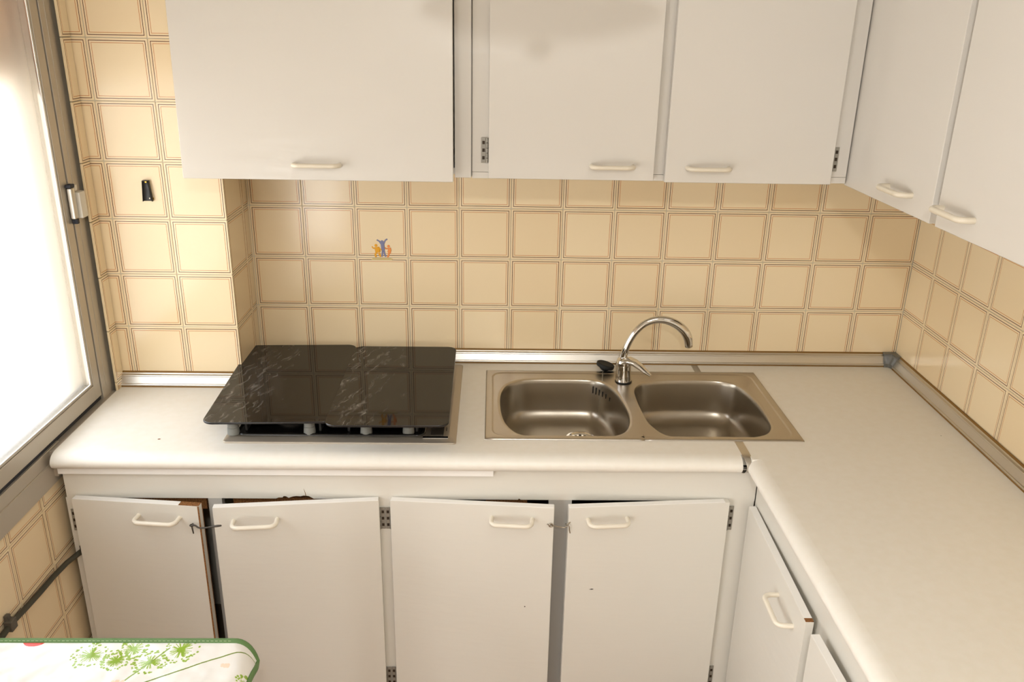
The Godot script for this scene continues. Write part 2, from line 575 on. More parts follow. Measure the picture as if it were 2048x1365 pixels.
func window() -> void:
	var w := room("window_1")
	var z1 := 1.50
	# fixed frame: wide stile next to the tiles, bottom rail
	obj("frame", MB.new().box(Vector3(-2.42, 0.78, 0.252), Vector3(-2.332, 2.14, 0.309)).box(Vector3(-2.336, 0.90, 0.283), Vector3(-2.3305, 2.14, 0.287), 0.001).box(Vector3(-2.42, 2.08, 0.309), Vector3(-2.332, 2.14, z1)).box(Vector3(-2.42, 0.86, 1.45), Vector3(-2.332, 2.14, z1)), M.alu_frame, w)
	obj("seal", MB.new().box(Vector3(-2.40, 0.90, 0.309), Vector3(-2.338, 2.08, 0.3135), 0), M.alu_dark, w)
	# sliding sash
	var sash := MB.new().box(Vector3(-2.38, 0.884, 0.3135), Vector3(-2.334, 2.08, 0.348))
	sash.box(Vector3(-2.38, 0.884, 0.348), Vector3(-2.334, 0.926, 1.45))
	sash.box(Vector3(-2.38, 2.03, 0.348), Vector3(-2.334, 2.08, 1.45)).box(Vector3(-2.38, 0.926, 1.40), Vector3(-2.334, 2.03, 1.45))
	obj("sash", sash, M.alu_frame, w)
	obj("bead", MB.new().tube([Vector3(-2.34, 2.03, 0.351), Vector3(-2.34, 0.929, 0.351), Vector3(-2.34, 0.929, 1.40)], 0.004, 8), M.alu, w)
	obj("pane", MB.new().box(Vector3(-2.366, 0.92, 0.34), Vector3(-2.360, 2.04, 1.41), 0), M.frosted, w)
	obj("seal", MB.new().box(Vector3(-2.345, 0.80, 0.252), Vector3(-2.3222, 0.8702, 0.612), 0.001), M.alu_frame, w)
	# dark joint and stepped sill under the sash
	obj("groove", MB.new().box(Vector3(-2.42, 0.868, 0.309), Vector3(-2.340, 0.886, 1.45), 0), M.alu_dark, w)
	obj("sill", MB.new().box(Vector3(-2.42, 0.838, 0.56), Vector3(-2.334, 0.872, z1)).box(Vector3(-2.42, 0.782, 0.56), Vector3(-2.331, 0.8395, z1)), M.alu_frame, w)
	# latch half way up the stile
	var l := MB.new().box(Vector3(-2.333, 1.372, 0.308), Vector3(-2.318, 1.452, 0.327), 0.004)
	var latch := obj("latch", l, M.alu, w)
	obj("latch_cap", MB.new().box(Vector3(-2.333, 1.452, 0.306), Vector3(-2.319, 1.460, 0.328), 0.001).box(Vector3(-2.333, 1.360, 0.309), Vector3(-2.319, 1.372, 0.320), 0.001), M.alu_dark, latch)
	obj("catch", MB.new().box(Vector3(-2.332, 1.372, 0.276), Vector3(-2.310, 1.438, 0.306), 0.002).box(Vector3(-2.332, 1.44, 0.288), Vector3(-2.322, 1.455, 0.300), 0.001), M.grey_plastic, latch)
	# what stands outside: a rolled-out awning with a brown hanging edge
	var aw := thing("awning", "brown-edged awning blurred behind the top of the frosted window", "awning")
	obj("cloth", MB.new().box(Vector3(-2.525, 1.80, 0.05), Vector3(-2.52, 2.35, 2.0), 0.001), M.awning, aw)
	obj("edge", MB.new().box(Vector3(-2.53, 1.705, 0.05), Vector3(-2.515, 1.80, 2.0), 0.002), M.awning_edge, aw)

# ---------------------------------------------------------------- worktop and trims
func nose_profile() -> PackedVector2Array:
	# (out, up) of the rounded front edge, from the flat top to the underside
	var p := PackedVector2Array()
	for i in 15:
		var a := PI / 2 - PI * i / 14.0
		p.append(Vector2(cos(a) * 0.034, TOP - 0.022 + sin(a) * 0.022))
	return p

func worktops() -> void:
	var holes := [Rect2(-1.255, 0.135, 0.365, 0.392), Rect2(-0.872, 0.135, 0.362, 0.390)]
	# left piece: x -2.322..-0.652, z 0..0.618 + nose
	var m := MB.new()
	_slab(m, -2.322, -0.636, 0.0, 0.606, holes)
	_nose(m, Vector3(-2.322, 0, 0.606), Vector3(-0.654, 0, 0.606), Vector3.BACK)
	var left := obj("worktop", m, M.worktop)
	tag(left, "cream laminate worktop under the hob and sink with rounded front edge", "worktop")
	obj("chip", MB.new().lathe([Vector2(0.0001, 0.0001), Vector2(0.004, 0.0001), Vector2(0.0028, 0.0006), Vector2(0.0001, 0.0006)], Vector3(-2.095, TOP - 0.0001, 0.546), Basis.from_scale(Vector3(1, 1, 0.7)), 9), M.chipboard, left)
	var r := MB.new()
	_slab(r, -0.636, -0.004, 0.0, 0.606, holes)
	r.prism(PackedVector2Array([Vector2(-0.608, 0.606), Vector2(-0.021, 0.606), Vector2(-0.056, 1.75), Vector2(-0.608, 1.75)]), Vector3(0, TOP - 0.03, 0), Vector3.RIGHT, Vector3.BACK, Vector3.UP, 0.03)
	r.box(Vector3(-0.632, TOP - 0.03, 0.606), Vector3(-0.608, TOP, 0.632), 0)
	_nose(r, Vector3(-0.608, 0, 0.630), Vector3(-0.608, 0, 1.75), Vector3.LEFT)
	var right := obj("worktop", r, M.worktop)
	tag(right, "cream laminate worktop running along the right wall towards the viewer", "worktop")
	obj("speck", MB.new().lathe([Vector2(0.0001, -0.0001), Vector2(0.0022, -0.0001), Vector2(0.0001, 0.0005)], Vector3(-0.097, TOP, 0.496), Basis.from_scale(Vector3(1, 1, 0.6)), 8), M.iron_dark, right)
	# metal joint strip: a piece behind the sink, and one before it that runs down round the nose
	var js := MB.new().box(Vector3(-0.649, TOP, 0.024), Vector3(-0.629, TOP + 0.0009, 0.083), 0.0003)
	var path := [Vector2(0.538, TOP + 0.0009), Vector2(0.560, TOP + 0.0009), Vector2(0.580, TOP + 0.0009), Vector2(0.600, TOP + 0.0009)]
	for q in nose_profile():
		path.append(Vector2(0.606 + q.x * 1.05, q.y + 0.0008))
	var ra := []
	for i in path.size():
		var tt := clampf((i - 5) / 11.0, 0, 1)
		var wx := 0.0105 - 0.0055 * sin(PI * tt)
		ra.append(PackedVector3Array([Vector3(-0.640 - wx, path[i].y - 0.002, path[i].x), Vector3(-0.640 - wx, path[i].y, path[i].x), Vector3(-0.640 + wx, path[i].y, path[i].x), Vector3(-0.640 + wx, path[i].y - 0.002, path[i].x)]))
	var js2 := MB.new().sheet(ra, false, false)
	var j := thing("joint_strip", "flat aluminium strip covering the joint between the two worktops", "metal strip")
	obj("front_strip", js2, M.alu, j)
	obj("rear_strip", js, M.alu, j)

func _slab(m: MB, x0: float, x1: float, z0: float, z1: float, holes: Array) -> void:
	var xs := [x0, x1]
	var zs := [z0, z1]
	for h in holes:
		for x in [h.position.x, h.end.x]:
			if x > x0 and x < x1: xs.append(x)
		for z in [h.position.y, h.end.y]:
			if z > z0 and z < z1: zs.append(z)
	xs.sort(); zs.sort()
	for i in xs.size() - 1:
		for k in zs.size() - 1:
			var c := Vector2((xs[i] + xs[i + 1]) / 2, (zs[k] + zs[k + 1]) / 2)
			var inside := false
			for h in holes:
				inside = inside or h.has_point(c)
			if not inside:
				m.box(Vector3(xs[i], TOP - 0.03, zs[k]), Vector3(xs[i + 1], TOP, zs[k + 1]), 0)

func _nose(m: MB, a: Vector3, b: Vector3, out: Vector3) -> void:
	var rows := []
	var pr := nose_profile()
	for e in [a, b]:
		var row := PackedVector3Array()
		for q in pr:
			row.append(Vector3(e.x, 0, e.z) + out * q.x + Vector3.UP * q.y)
		row.append(Vector3(e.x, TOP - 0.044, e.z) - out * 0.01)
		rows.append(row)
	var test: Vector3 = (rows[0][6] - rows[0][7]).cross(rows[1][7] - rows[0][7])
	m.sheet(rows, false, ((rows[0][8] - rows[0][6]).cross(rows[1][7] - rows[0][7])).dot(out) < 0)
	for e in 2:
		m.fan(rows[e], (a - b).normalized() * (1.0 if e == 0 else -1.0))

# splash trim: rounded aluminium bead with a brown line of old sealant above and below
func trim(called: String, o: Vector3, along: Vector3, out: Vector3, length: float) -> Node3D:
	var t := room(called)
	var p := PackedVector2Array([Vector2(0, 0.0025), Vector2(0.020, 0.0025), Vector2(0.0225, 0.004), Vector2(0.023, 0.0065), Vector2(0.0215, 0.009), Vector2(0.0195, 0.010), Vector2(0.0125, 0.0275), Vector2(0.0125, 0.0295), Vector2(0.0115, 0.032), Vector2(0.009, 0.0335), Vector2(0.0065, 0.0345), Vector2(0.005, 0.037), Vector2(0, 0.0375)])
	obj("profile", MB.new().prism(p, o, out, Vector3.UP, along, length), M.alu, t)
	obj("sealant", MB.new().prism(PackedVector2Array([Vector2(0, 0.037), Vector2(0.0045, 0.037), Vector2(0.002, 0.0405), Vector2(0, 0.041)]), o, out, Vector3.UP, along, length).prism(PackedVector2Array([Vector2(0.0, -0.0002), Vector2(0.0235, -0.0002), Vector2(0.0215, 0.003), Vector2(0, 0.003)]), o, out, Vector3.UP, along, length), M.caulk, t)
	return t

func trims() -> void:
	trim("trim_1", Vector3(PIER_X + 0.001, TOP, 0.0003), Vector3.RIGHT, Vector3.BACK, 1.981 - 0.036)
	trim("trim_2", Vector3(-0.0003, TOP, 0.036), Vector3.BACK, Vector3.LEFT, 1.70).rotation.y = -0.033
	trim("trim_3", Vector3(-2.318, TOP, PIER_Z + 0.0003), Vector3.RIGHT, Vector3.BACK, 0.335)
	var cp := PackedVector2Array([Vector2(0, 0), Vector2(-0.042, 0), Vector2(-0.042, 0.0245), Vector2(-0.031, 0.0265), Vector2(-0.0265, 0.031), Vector2(-0.0245, 0.042), Vector2(0, 0.042)])
	var low := MB.new().prism(cp, Vector3(0, TOP, 0), Vector3.RIGHT, Vector3.BACK, Vector3.UP, 0.012)
	var inner := PackedVector2Array()
	for q in cp:
		inner.append(Vector2(q.x if q.x > -0.001 or q.x < -0.04 else q.x + 0.007, q.y if q.y < 0.001 or q.y > 0.04 else q.y - 0.007))
	var rows := []
	for s in [[cp, 0.012], [inner, 0.031], [inner, 0.0385]]:
		var row := PackedVector3Array()
		for q in s[0]:
			row.append(Vector3(q.x, TOP + s[1], q.y))
		rows.append(row)
	low.sheet(rows, true, ((rows[0][3] - rows[0][2]).cross(rows[1][2] - rows[0][2])).dot(Vector3(-1, 0, 1)) < 0)
	low.prism(inner, Vector3(0, TOP + 0.0385, 0), Vector3.RIGHT, Vector3.BACK, Vector3.UP, 0.0035)
	var cap := obj("corner_cap", low, M.cap_grey)
	tag(cap, "dark grey plastic cap where the two splash trims meet in the corner", "trim cap")

# ---------------------------------------------------------------- cupboard parts
# D handle: feet at -w/2 and +w/2 along ex, standing out along ez
func handle(parent: Node3D, at: Vector3, ex: Vector3, ez: Vector3, w: float, out: float, m: Material, r := 0.0055) -> void:
	var p := []
	var ey := ez.cross(ex)
	p.append(at - ex * w / 2)
	p.append(at - ex * w / 2 + ez * 0.004)
	for i in 7:
		var a := PI / 2 * i / 6.0
		p.append(at + ex * (-w / 2 + 0.016 * (1 - cos(a))) + ez * (out - 0.016 + 0.016 * sin(a)))
	for i in range(6, -1, -1):
		var a := PI / 2 * i / 6.0
		p.append(at + ex * (w / 2 - 0.016 * (1 - cos(a))) + ez * (out - 0.016 + 0.016 * sin(a)))
	p.append(at + ex * w / 2 + ez * 0.004)
	p.append(at + ex * w / 2)
	obj("handle", MB.new().tube(p, r, 14, 1.0, ey), m, parent)

# steel butt hinge, knuckle upright at at, leaf lying in the direction leaf
func hinge(parent: Node3D, at: Vector3, leaf: Vector3, out: Vector3, h := 0.062) -> void:
	var m := MB.new()
	var hn := obj("hinge", _hinge_leaf(at, leaf, out, h), M.hinge, parent)
	for k in 5:
		m.tube([at + Vector3.UP * (-h / 2 + h * k / 5.0 + 0.0008) + out * 0.001, at + Vector3.UP * (-h / 2 + h * (k + 1) / 5.0 - 0.0008) + out * 0.001], 0.0042 if k % 2 == 0 else 0.0036, 10, 1.0, out)
	obj("knuckle", m, M.hinge, hn)
	var d := MB.new()
	for k in 3:
		var c := at + leaf * 0.0085 + Vector3.UP * (h * (k - 1) * 0.3) + out * 0.0008
		d.box(c - leaf.abs() * 0.003 - Vector3.UP * 0.004 - out.abs() * 0.0008, c + leaf.abs() * 0.003 + Vector3.UP * 0.004 + out.abs() * 0.0008, 0.0004)
	obj("slot", d, M.iron_dark, hn)

func _hinge_leaf(at: Vector3, leaf: Vector3, out: Vector3, h: float) -> MB:
	var a := at - Vector3.UP * h / 2 - out * 0.001
	var b := at + Vector3.UP * h / 2 + leaf * 0.014 + out * 0.001
	return MB.new().box(Vector3(minf(a.x, b.x), a.y, minf(a.z, b.z)), Vector3(maxf(a.x, b.x), b.y, maxf(a.z, b.z)), 0.0006)

# door hung at hinge_at (bottom back corner on the hinge line), local x away from the hinge (dir = +1 right, -1 left), z out; opened by open degrees
func door(parent: Node3D, hinge_at: Vector3, dir: float, w: float, h: float, open: float, m: Material, face_turn := 0.0) -> MeshInstance3D:
	var d := obj("door", MB.new().box(Vector3(minf(0, dir * w), 0, 0), Vector3(maxf(0, dir * w), h, 0.018), 0.0012), m, parent)
	d.position = hinge_at
	d.rotation.y = face_turn - dir * deg_to_rad(open)
	return d

func edge_band(d: Node3D, dir: float, w: float, h: float, x0: float, x1: float, m: Material, called := "edge_band") -> void:
	obj(called, MB.new().box(Vector3(minf(dir * x0, dir * x1), h - 0.0006, 0.0006), Vector3(maxf(dir * x0, dir * x1), h + 0.0004, 0.0174), 0.0002), m, d)

func base_units() -> void:
	# left base unit, below the hob
	for unit in 2:
		var x0 := -2.322 if unit == 0 else -1.5325
		var x1 := -1.5325 if unit == 0 else -0.602
		var c := thing("base_cabinet", "white base cabinet under the hob, its two doors tied by a dark iron hook" if unit == 0 else "white base cabinet under the sink, its two doors tied by a thin wire hook", "cabinet")
		var body := MB.new()
		body.box(Vector3(x0, 0.09, 0.02), Vector3(x0 + 0.016, 0.735, 0.58), 0)
		body.box(Vector3(x1 - 0.016, 0.09, 0.02), Vector3(x1, 0.735, 0.58), 0)
		body.box(Vector3(x0 + 0.016, 0.09, 0.02), Vector3(x1 - 0.016, 0.106, 0.58), 0)
		body.box(Vector3(x0 + 0.016, 0.106, 0.02), Vector3(x1 - 0.016, 0.735, 0.03), 0)
		body.box(Vector3(x0, 0.0, 0.50), Vector3(x1, 0.09, 0.52), 0)
		obj("carcass", body, M.inside, c)
		var st := [[-2.322, -2.262], [-1.972, -1.938], [-1.565, -1.5325]] if unit == 0 else [[-1.5325, -1.498], [-1.122, -1.064], [-0.705, -0.6015]]
		for s in st:
			obj("stile", MB.new().box(Vector3(s[0], 0.09, 0.58), Vector3(s[1], 0.7345, 0.60), 0.0), M.stile_shaded if s[0] in [-1.972, -1.122] else M.laminate, c)
		obj("rail", MB.new().box(Vector3(x0 + 0.06, 0.09, 0.58), Vector3(x1 - 0.033, 0.13, 0.599), 0.0008), M.laminate, c)
		if unit == 0:
			obj("rail", MB.new().box(Vector3(-1.918, 0.690, 0.555), Vector3(-1.60, 0.724, 0.578), 0.0008).box(Vector3(-2.24, 0.690, 0.56), Vector3(-1.985, 0.722, 0.578), 0.0008), M.chipboard, c)
			var a := door(c, Vector3(-2.297, 0.10, 0.6015), 1, 0.322, 0.642, 5.6, M.laminate)
			handle(a, Vector3(0.219, 0.607, 0.018), Vector3.RIGHT, Vector3.BACK, 0.104, 0.034, M.handle)
			edge_band(a, 1, 0.322, 0.642, 0.002, 0.27, M.edge_white)
			edge_band(a, 1, 0.322, 0.642, 0.271, 0.3215, M.chipboard, "bare_edge")
			obj("bare_edge", MB.new().box(Vector3(0.3185, 0.003, 0.0172), Vector3(0.3224, 0.641, 0.0186), 0.0003).box(Vector3(0.3185, 0.003, -0.0008), Vector3(0.3226, 0.641, 0.0015), 0.0003), M.chipboard, a)
			var b := door(c, Vector3(-1.547, 0.10, 0.6015), -1, 0.400, 0.642, 5.6, M.laminate)
			handle(b, Vector3(-0.301, 0.603, 0.018), Vector3.RIGHT, Vector3.BACK, 0.104, 0.034, M.handle)
			edge_band(b, -1, 0.4, 0.642, 0.002, 0.399, M.edge_white)
			hinge(c, Vector3(-1.5475, 0.681, 0.6025), Vector3.RIGHT, Vector3.BACK)
			hinge(c, Vector3(-1.5475, 0.181, 0.6025), Vector3.RIGHT, Vector3.BACK)
			hinge(c, Vector3(-2.300, 0.672, 0.6025), Vector3.LEFT, Vector3.BACK)
			# torn cable hole in the stile
			obj("cable_hole", MB.new().box(Vector3(-2.311, 0.566, 0.599), Vector3(-2.2985, 0.594, 0.6006), 0.0003), M.black, c)
		else:
			obj("rail", MB.new().box(Vector3(-1.28, 0.690, 0.555), Vector3(-1.175, 0.722, 0.578), 0.0008), M.chipboard, c)
			var a := door(c, Vector3(-1.517, 0.10, 0.6015), 1, 0.408, 0.642, 4.4, M.laminate)
			handle(a, Vector3(0.304, 0.607, 0.018), Vector3.RIGHT, Vector3.BACK, 0.100, 0.034, M.handle)
			edge_band(a, 1, 0.408, 0.642, 0.002, 0.407, M.edge_white)
			obj("speck", MB.new().lathe([Vector2(0.0001, 0), Vector2(0.0018, 0), Vector2(0.0001, 0.0005)], Vector3(0.342, 0.345, 0.018), Basis(Vector3.RIGHT, PI / 2), 8), M.iron_dark, a)
			var b := door(c, Vector3(-0.670, 0.10, 0.6015), -1, 0.408, 0.642, 4.2, M.laminate)
			handle(b, Vector3(-0.310, 0.607, 0.018), Vector3.RIGHT, Vector3.BACK, 0.098, 0.034, M.handle)
			edge_band(b, -1, 0.408, 0.642, 0.012, 0.407, M.edge_white)
			obj("gouge", MB.new().prism(PackedVector2Array([Vector2(-0.006, 0.0004), Vector2(-0.001, 0.0016), Vector2(0.001, 0.0022), Vector2(0.006, 0.0010), Vector2(0.005, -0.0002), Vector2(0.001, -0.0008), Vector2(-0.002, -0.0004)]), Vector3(-0.340, 0.398, 0.0178), Vector3.RIGHT, Vector3.UP, Vector3.BACK, 0.0005), M.black, b)
			hinge(c, Vector3(-1.518, 0.681, 0.6025), Vector3.LEFT, Vector3.BACK)
			hinge(c, Vector3(-1.518, 0.181, 0.6025), Vector3.LEFT, Vector3.BACK)
			hinge(c, Vector3(-0.666, 0.686, 0.6025), Vector3.RIGHT, Vector3.BACK, 0.07)
			hinge(c, Vector3(-0.666, 0.181, 0.6025), Vector3.RIGHT, Vector3.BACK, 0.07)
	# fascia board over both units, its lower edge chipped above the second door
	var e := [Vector2(-2.318, 0.735), Vector2(-1.803, 0.735), Vector2(-1.797, 0.738), Vector2(-1.787, 0.738), Vector2(-1.784, 0.742), Vector2(-1.778, 0.7415), Vector2(-1.772, 0.737), Vector2(-1.762, 0.741), Vector2(-1.752, 0.7425), Vector2(-1.742, 0.7415), Vector2(-1.735, 0.744), Vector2(-1.722, 0.7425), Vector2(-1.710, 0.735), Vector2(-1.20, 0.735), Vector2(-1.197, 0.7385), Vector2(-1.193, 0.735), Vector2(-0.6012, 0.735), Vector2(-0.6012, 0.825), Vector2(-2.318, 0.825)]
	var fa := obj("fascia_board", MB.new().prism(PackedVector2Array(e), Vector3(0, 0, 0.5865), Vector3.RIGHT, Vector3.UP, Vector3.BACK, 0.0145), M.laminate)
	tag(fa, "white fascia board below the worktop, chipped along its lower edge above the doors", "fascia board")
	obj("core", MB.new().box(Vector3(-2.30, 0.735, 0.572), Vector3(-0.64, 0.822, 0.5865), 0), M.chipboard, fa)
	obj("crack", MB.new().tube([Vector3(-1.729, 0.744, 0.6012), Vector3(-1.730, 0.752, 0.6012), Vector3(-1.733, 0.763, 0.6012)], [0.0009, 0.0007, 0.0003], 6), M.caulk, fa)
	var es := obj("edge_strip", MB.new().box(Vector3(-2.321, 0.8085, 0.6030), Vector3(-1.262, 0.825, 0.6155), 0.001), M.edge_white)
	tag(es, "narrow white edging strip stuck under the worktop nose, ending beside the sink", "edging strip")
	# side run along the right wall
	var s := thing("base_cabinet", "white base cabinet along the right wall, facing the window", "cabinet")
	var sb := MB.new()
	sb.box(Vector3(-0.58, 0.09, 0.61), Vector3(-0.06, 0.73, 0.626), 0).box(Vector3(-0.58, 0.09, 1.734), Vector3(-0.06, 0.73, 1.75), 0).box(Vector3(-0.58, 0.09, 0.626), Vector3(-0.06, 0.106, 1.734), 0).box(Vector3(-0.07, 0.106, 0.626), Vector3(-0.06, 0.73, 1.734), 0).box(Vector3(-0.52, 0, 0.61), Vector3(-0.50, 0.09, 1.75), 0)
	obj("carcass", sb, M.inside, s)
	for z in [[0.604, 0.640], [1.045, 1.10], [1.70, 1.75]]:
		obj("stile", MB.new().box(Vector3(-0.60, 0.09, z[0]), Vector3(-0.58, 0.6545, z[1]), 0.0008), M.laminate, s)
	obj("rail", MB.new().box(Vector3(-0.60, 0.655, 0.6035), Vector3(-0.586, 0.825, 1.75), 0.0008), M.laminate, s)
	# door faces -x: local x along +z (turn -90 degrees), local z towards -x
	var d1 := door(s, Vector3(-0.6025, 0.10, 0.620), 1, 0.440, 0.632, 1.3, M.laminate, -PI / 2)
	handle(d1, Vector3(0.330, 0.575, 0.018), Vector3.RIGHT, Vector3.BACK, 0.104, 0.034, M.handle)
	edge_band(d1, 1, 0.44, 0.632, 0.002, 0.427, M.edge_white)
	edge_band(d1, 1, 0.44, 0.632, 0.428, 0.4395, M.chipboard, "bare_edge")
	var d2 := door(s, Vector3(-0.6025, 0.10, 1.60), -1, 0.505, 0.632, 1.4, M.laminate, -PI / 2)
	handle(d2, Vector3(-0.10, 0.575, 0.018), Vector3.RIGHT, Vector3.BACK, 0.104, 0.034, M.handle)
	edge_band(d2, -1, 0.505, 0.632, 0.002, 0.504, M.edge_white)

func wall_units() -> void:
	var H := 2.28
	var bottom := 1.500
	# cupboard over the hob with a lift-up door
	var c := thing("wall_cabinet", "white wall cabinet over the hob with one wide lift-up door", "cabinet")
	var b := MB.new()
	b.box(Vector3(-1.96, 1.506, 0.02), Vector3(-1.944, H, 0.372), 0.0008).box(Vector3(-1.338, 1.504, 0.02), Vector3(-1.322, H, 0.374), 0.0008).box(Vector3(-1.944, 1.508, 0.02), Vector3(-1.338, 1.524, 0.368), 0.0008).box(Vector3(-1.944, H - 0.016, 0.02), Vector3(-1.338, H, 0.372), 0.0008).box(Vector3(-1.944, 1.524, 0.02), Vector3(-1.338, H - 0.016, 0.03), 0)
	obj("body", b, M.gloss_laminate, c)
	obj("stile", MB.new().box(Vector3(-1.363, 1.5035, 0.374), Vector3(-1.3235, H, 0.390), 0.0008), M.gloss_laminate, c)
	var d := obj("door", MB.new().box(Vector3(-0.6355, -0.768, 0), Vector3(0.0, 0.0, 0.019), 0.0012), M.gloss_laminate, c, Vector3(-1.365, 2.266, 0.380))
	d.rotation.x = -deg_to_rad(2.6)
	handle(d, Vector3(-0.3195, -0.732, 0.019), Vector3.RIGHT, Vector3.BACK, 0.107, 0.026, M.handle_dull)
	# double cupboard over the sink
	c = thing("wall_cabinet", "white wall cabinet over the sink with two upright doors", "cabinet")
	b = MB.new()
	b.box(Vector3(-1.321, bottom + 0.004, 0.02), Vector3(-1.305, H, 0.372), 0.0008).box(Vector3(-0.402, bottom + 0.004, 0.02), Vector3(-0.386, H, 0.372), 0.0008).box(Vector3(-1.305, bottom + 0.004, 0.02), Vector3(-0.402, bottom + 0.02, 0.372), 0.0008).box(Vector3(-1.305, H - 0.016, 0.02), Vector3(-0.402, H, 0.372), 0.0008).box(Vector3(-1.305, bottom + 0.02, 0.02), Vector3(-0.402, H - 0.016, 0.03), 0)
	obj("body", b, M.gloss_laminate, c)
	for x in [[-1.3215, -1.262], [-0.900, -0.838], [-0.470, -0.4045]]:
		obj("stile", MB.new().box(Vector3(x[0], bottom + 0.0165, 0.372), Vector3(x[1], H, 0.3805), 0.0006), M.gloss_laminate, c)
	obj("rail", MB.new().box(Vector3(-1.3215, bottom + 0.001, 0.372), Vector3(-0.4045, bottom + 0.016, 0.3806), 0.0006), M.gloss_laminate, c)
	var d1 := door(c, Vector3(-1.2815, bottom + 0.004, 0.3810), 1, 0.399, 0.75, 0.4, M.gloss_laminate)
	handle(d1, Vector3(0.2975, 0.034, 0.018), Vector3.RIGHT, Vector3.BACK, 0.100, 0.028, M.handle_dull)
	var d2 := door(c, Vector3(-0.448, bottom + 0.001, 0.3810), -1, 0.407, 0.75, 0.3, M.gloss_laminate)
	handle(d2, Vector3(-0.304, 0.036, 0.018), Vector3.RIGHT, Vector3.BACK, 0.100, 0.028, M.handle_dull)
	hinge(c, Vector3(-1.2855, bottom + 0.069, 0.3825), Vector3.LEFT, Vector3.BACK, 0.06)
	hinge(c, Vector3(-0.4455, bottom + 0.060, 0.3825), Vector3.RIGHT, Vector3.BACK, 0.058)
	# cupboard along the right wall
	c = thing("wall_cabinet", "white wall cabinet along the right wall above the long worktop", "cabinet")
	b = MB.new()
	b.box(Vector3(-0.374, bottom, 0.385), Vector3(-0.06, H, 0.401), 0.0008).box(Vector3(-0.374, bottom, 1.734), Vector3(-0.06, H, 1.75), 0.0008).box(Vector3(-0.372, bottom, 0.401), Vector3(-0.06, bottom + 0.016, 1.734), 0.0008).box(Vector3(-0.374, H - 0.016, 0.401), Vector3(-0.06, H, 1.734), 0.0008).box(Vector3(-0.07, bottom + 0.016, 0.401), Vector3(-0.06, H - 0.016, 1.734), 0)
	obj("body", b, M.gloss_laminate, c)
	for z in [[0.385, 0.43], [0.790, 0.85], [1.26, 1.32], [1.69, 1.75]]:
		obj("stile", MB.new().box(Vector3(-0.383, bottom + 0.004, z[0]), Vector3(-0.374, H, z[1]), 0.0006), M.gloss_laminate, c)
	var e1 := door(c, Vector3(-0.3835, bottom - 0.004, 0.368), 1, 0.4385, 0.76, 0.2, M.gloss_laminate, -PI / 2)
	handle(e1, Vector3(0.297, 0.040, 0.018), Vector3.RIGHT, Vector3.BACK, 0.110, 0.028, M.handle_dull, 0.006)
	var e2 := door(c, Vector3(-0.3835, bottom - 0.004, 1.285), -1, 0.455, 0.76, 0.2, M.gloss_laminate, -PI / 2)
	handle(e2, Vector3(-0.380, 0.040, 0.018), Vector3.RIGHT, Vector3.BACK, 0.112, 0.028, M.handle_dull, 0.006)
	var e3 := door(c, Vector3(-0.3835, bottom - 0.004, 1.735), -1, 0.43, 0.76, 0.2, M.gloss_laminate, -PI / 2)

# ---------------------------------------------------------------- hob
func rounded(w: float, h: float, r: float, steps := 8) -> PackedVector2Array:
	var p := PackedVector2Array()
	for c in [[w / 2 - r, h / 2 - r, 0], [-w / 2 + r, h / 2 - r, 1], [-w / 2 + r, -h / 2 + r, 2], [w / 2 - r, -h / 2 + r, 3]]:
		for i in steps + 1:
			var a: float = PI / 2 * (c[2] + i / float(steps))
			p.append(Vector2(c[0] + cos(a) * r, c[1] + sin(a) * r))
	return p

func ring_of(p: PackedVector2Array, o: Vector3, y: float, sc := 1.0) -> PackedVector3Array:
	var r := PackedVector3Array()
	for q in p:
		r.append(Vector3(o.x + q.x * sc, y, o.z + q.y * sc))
	return r

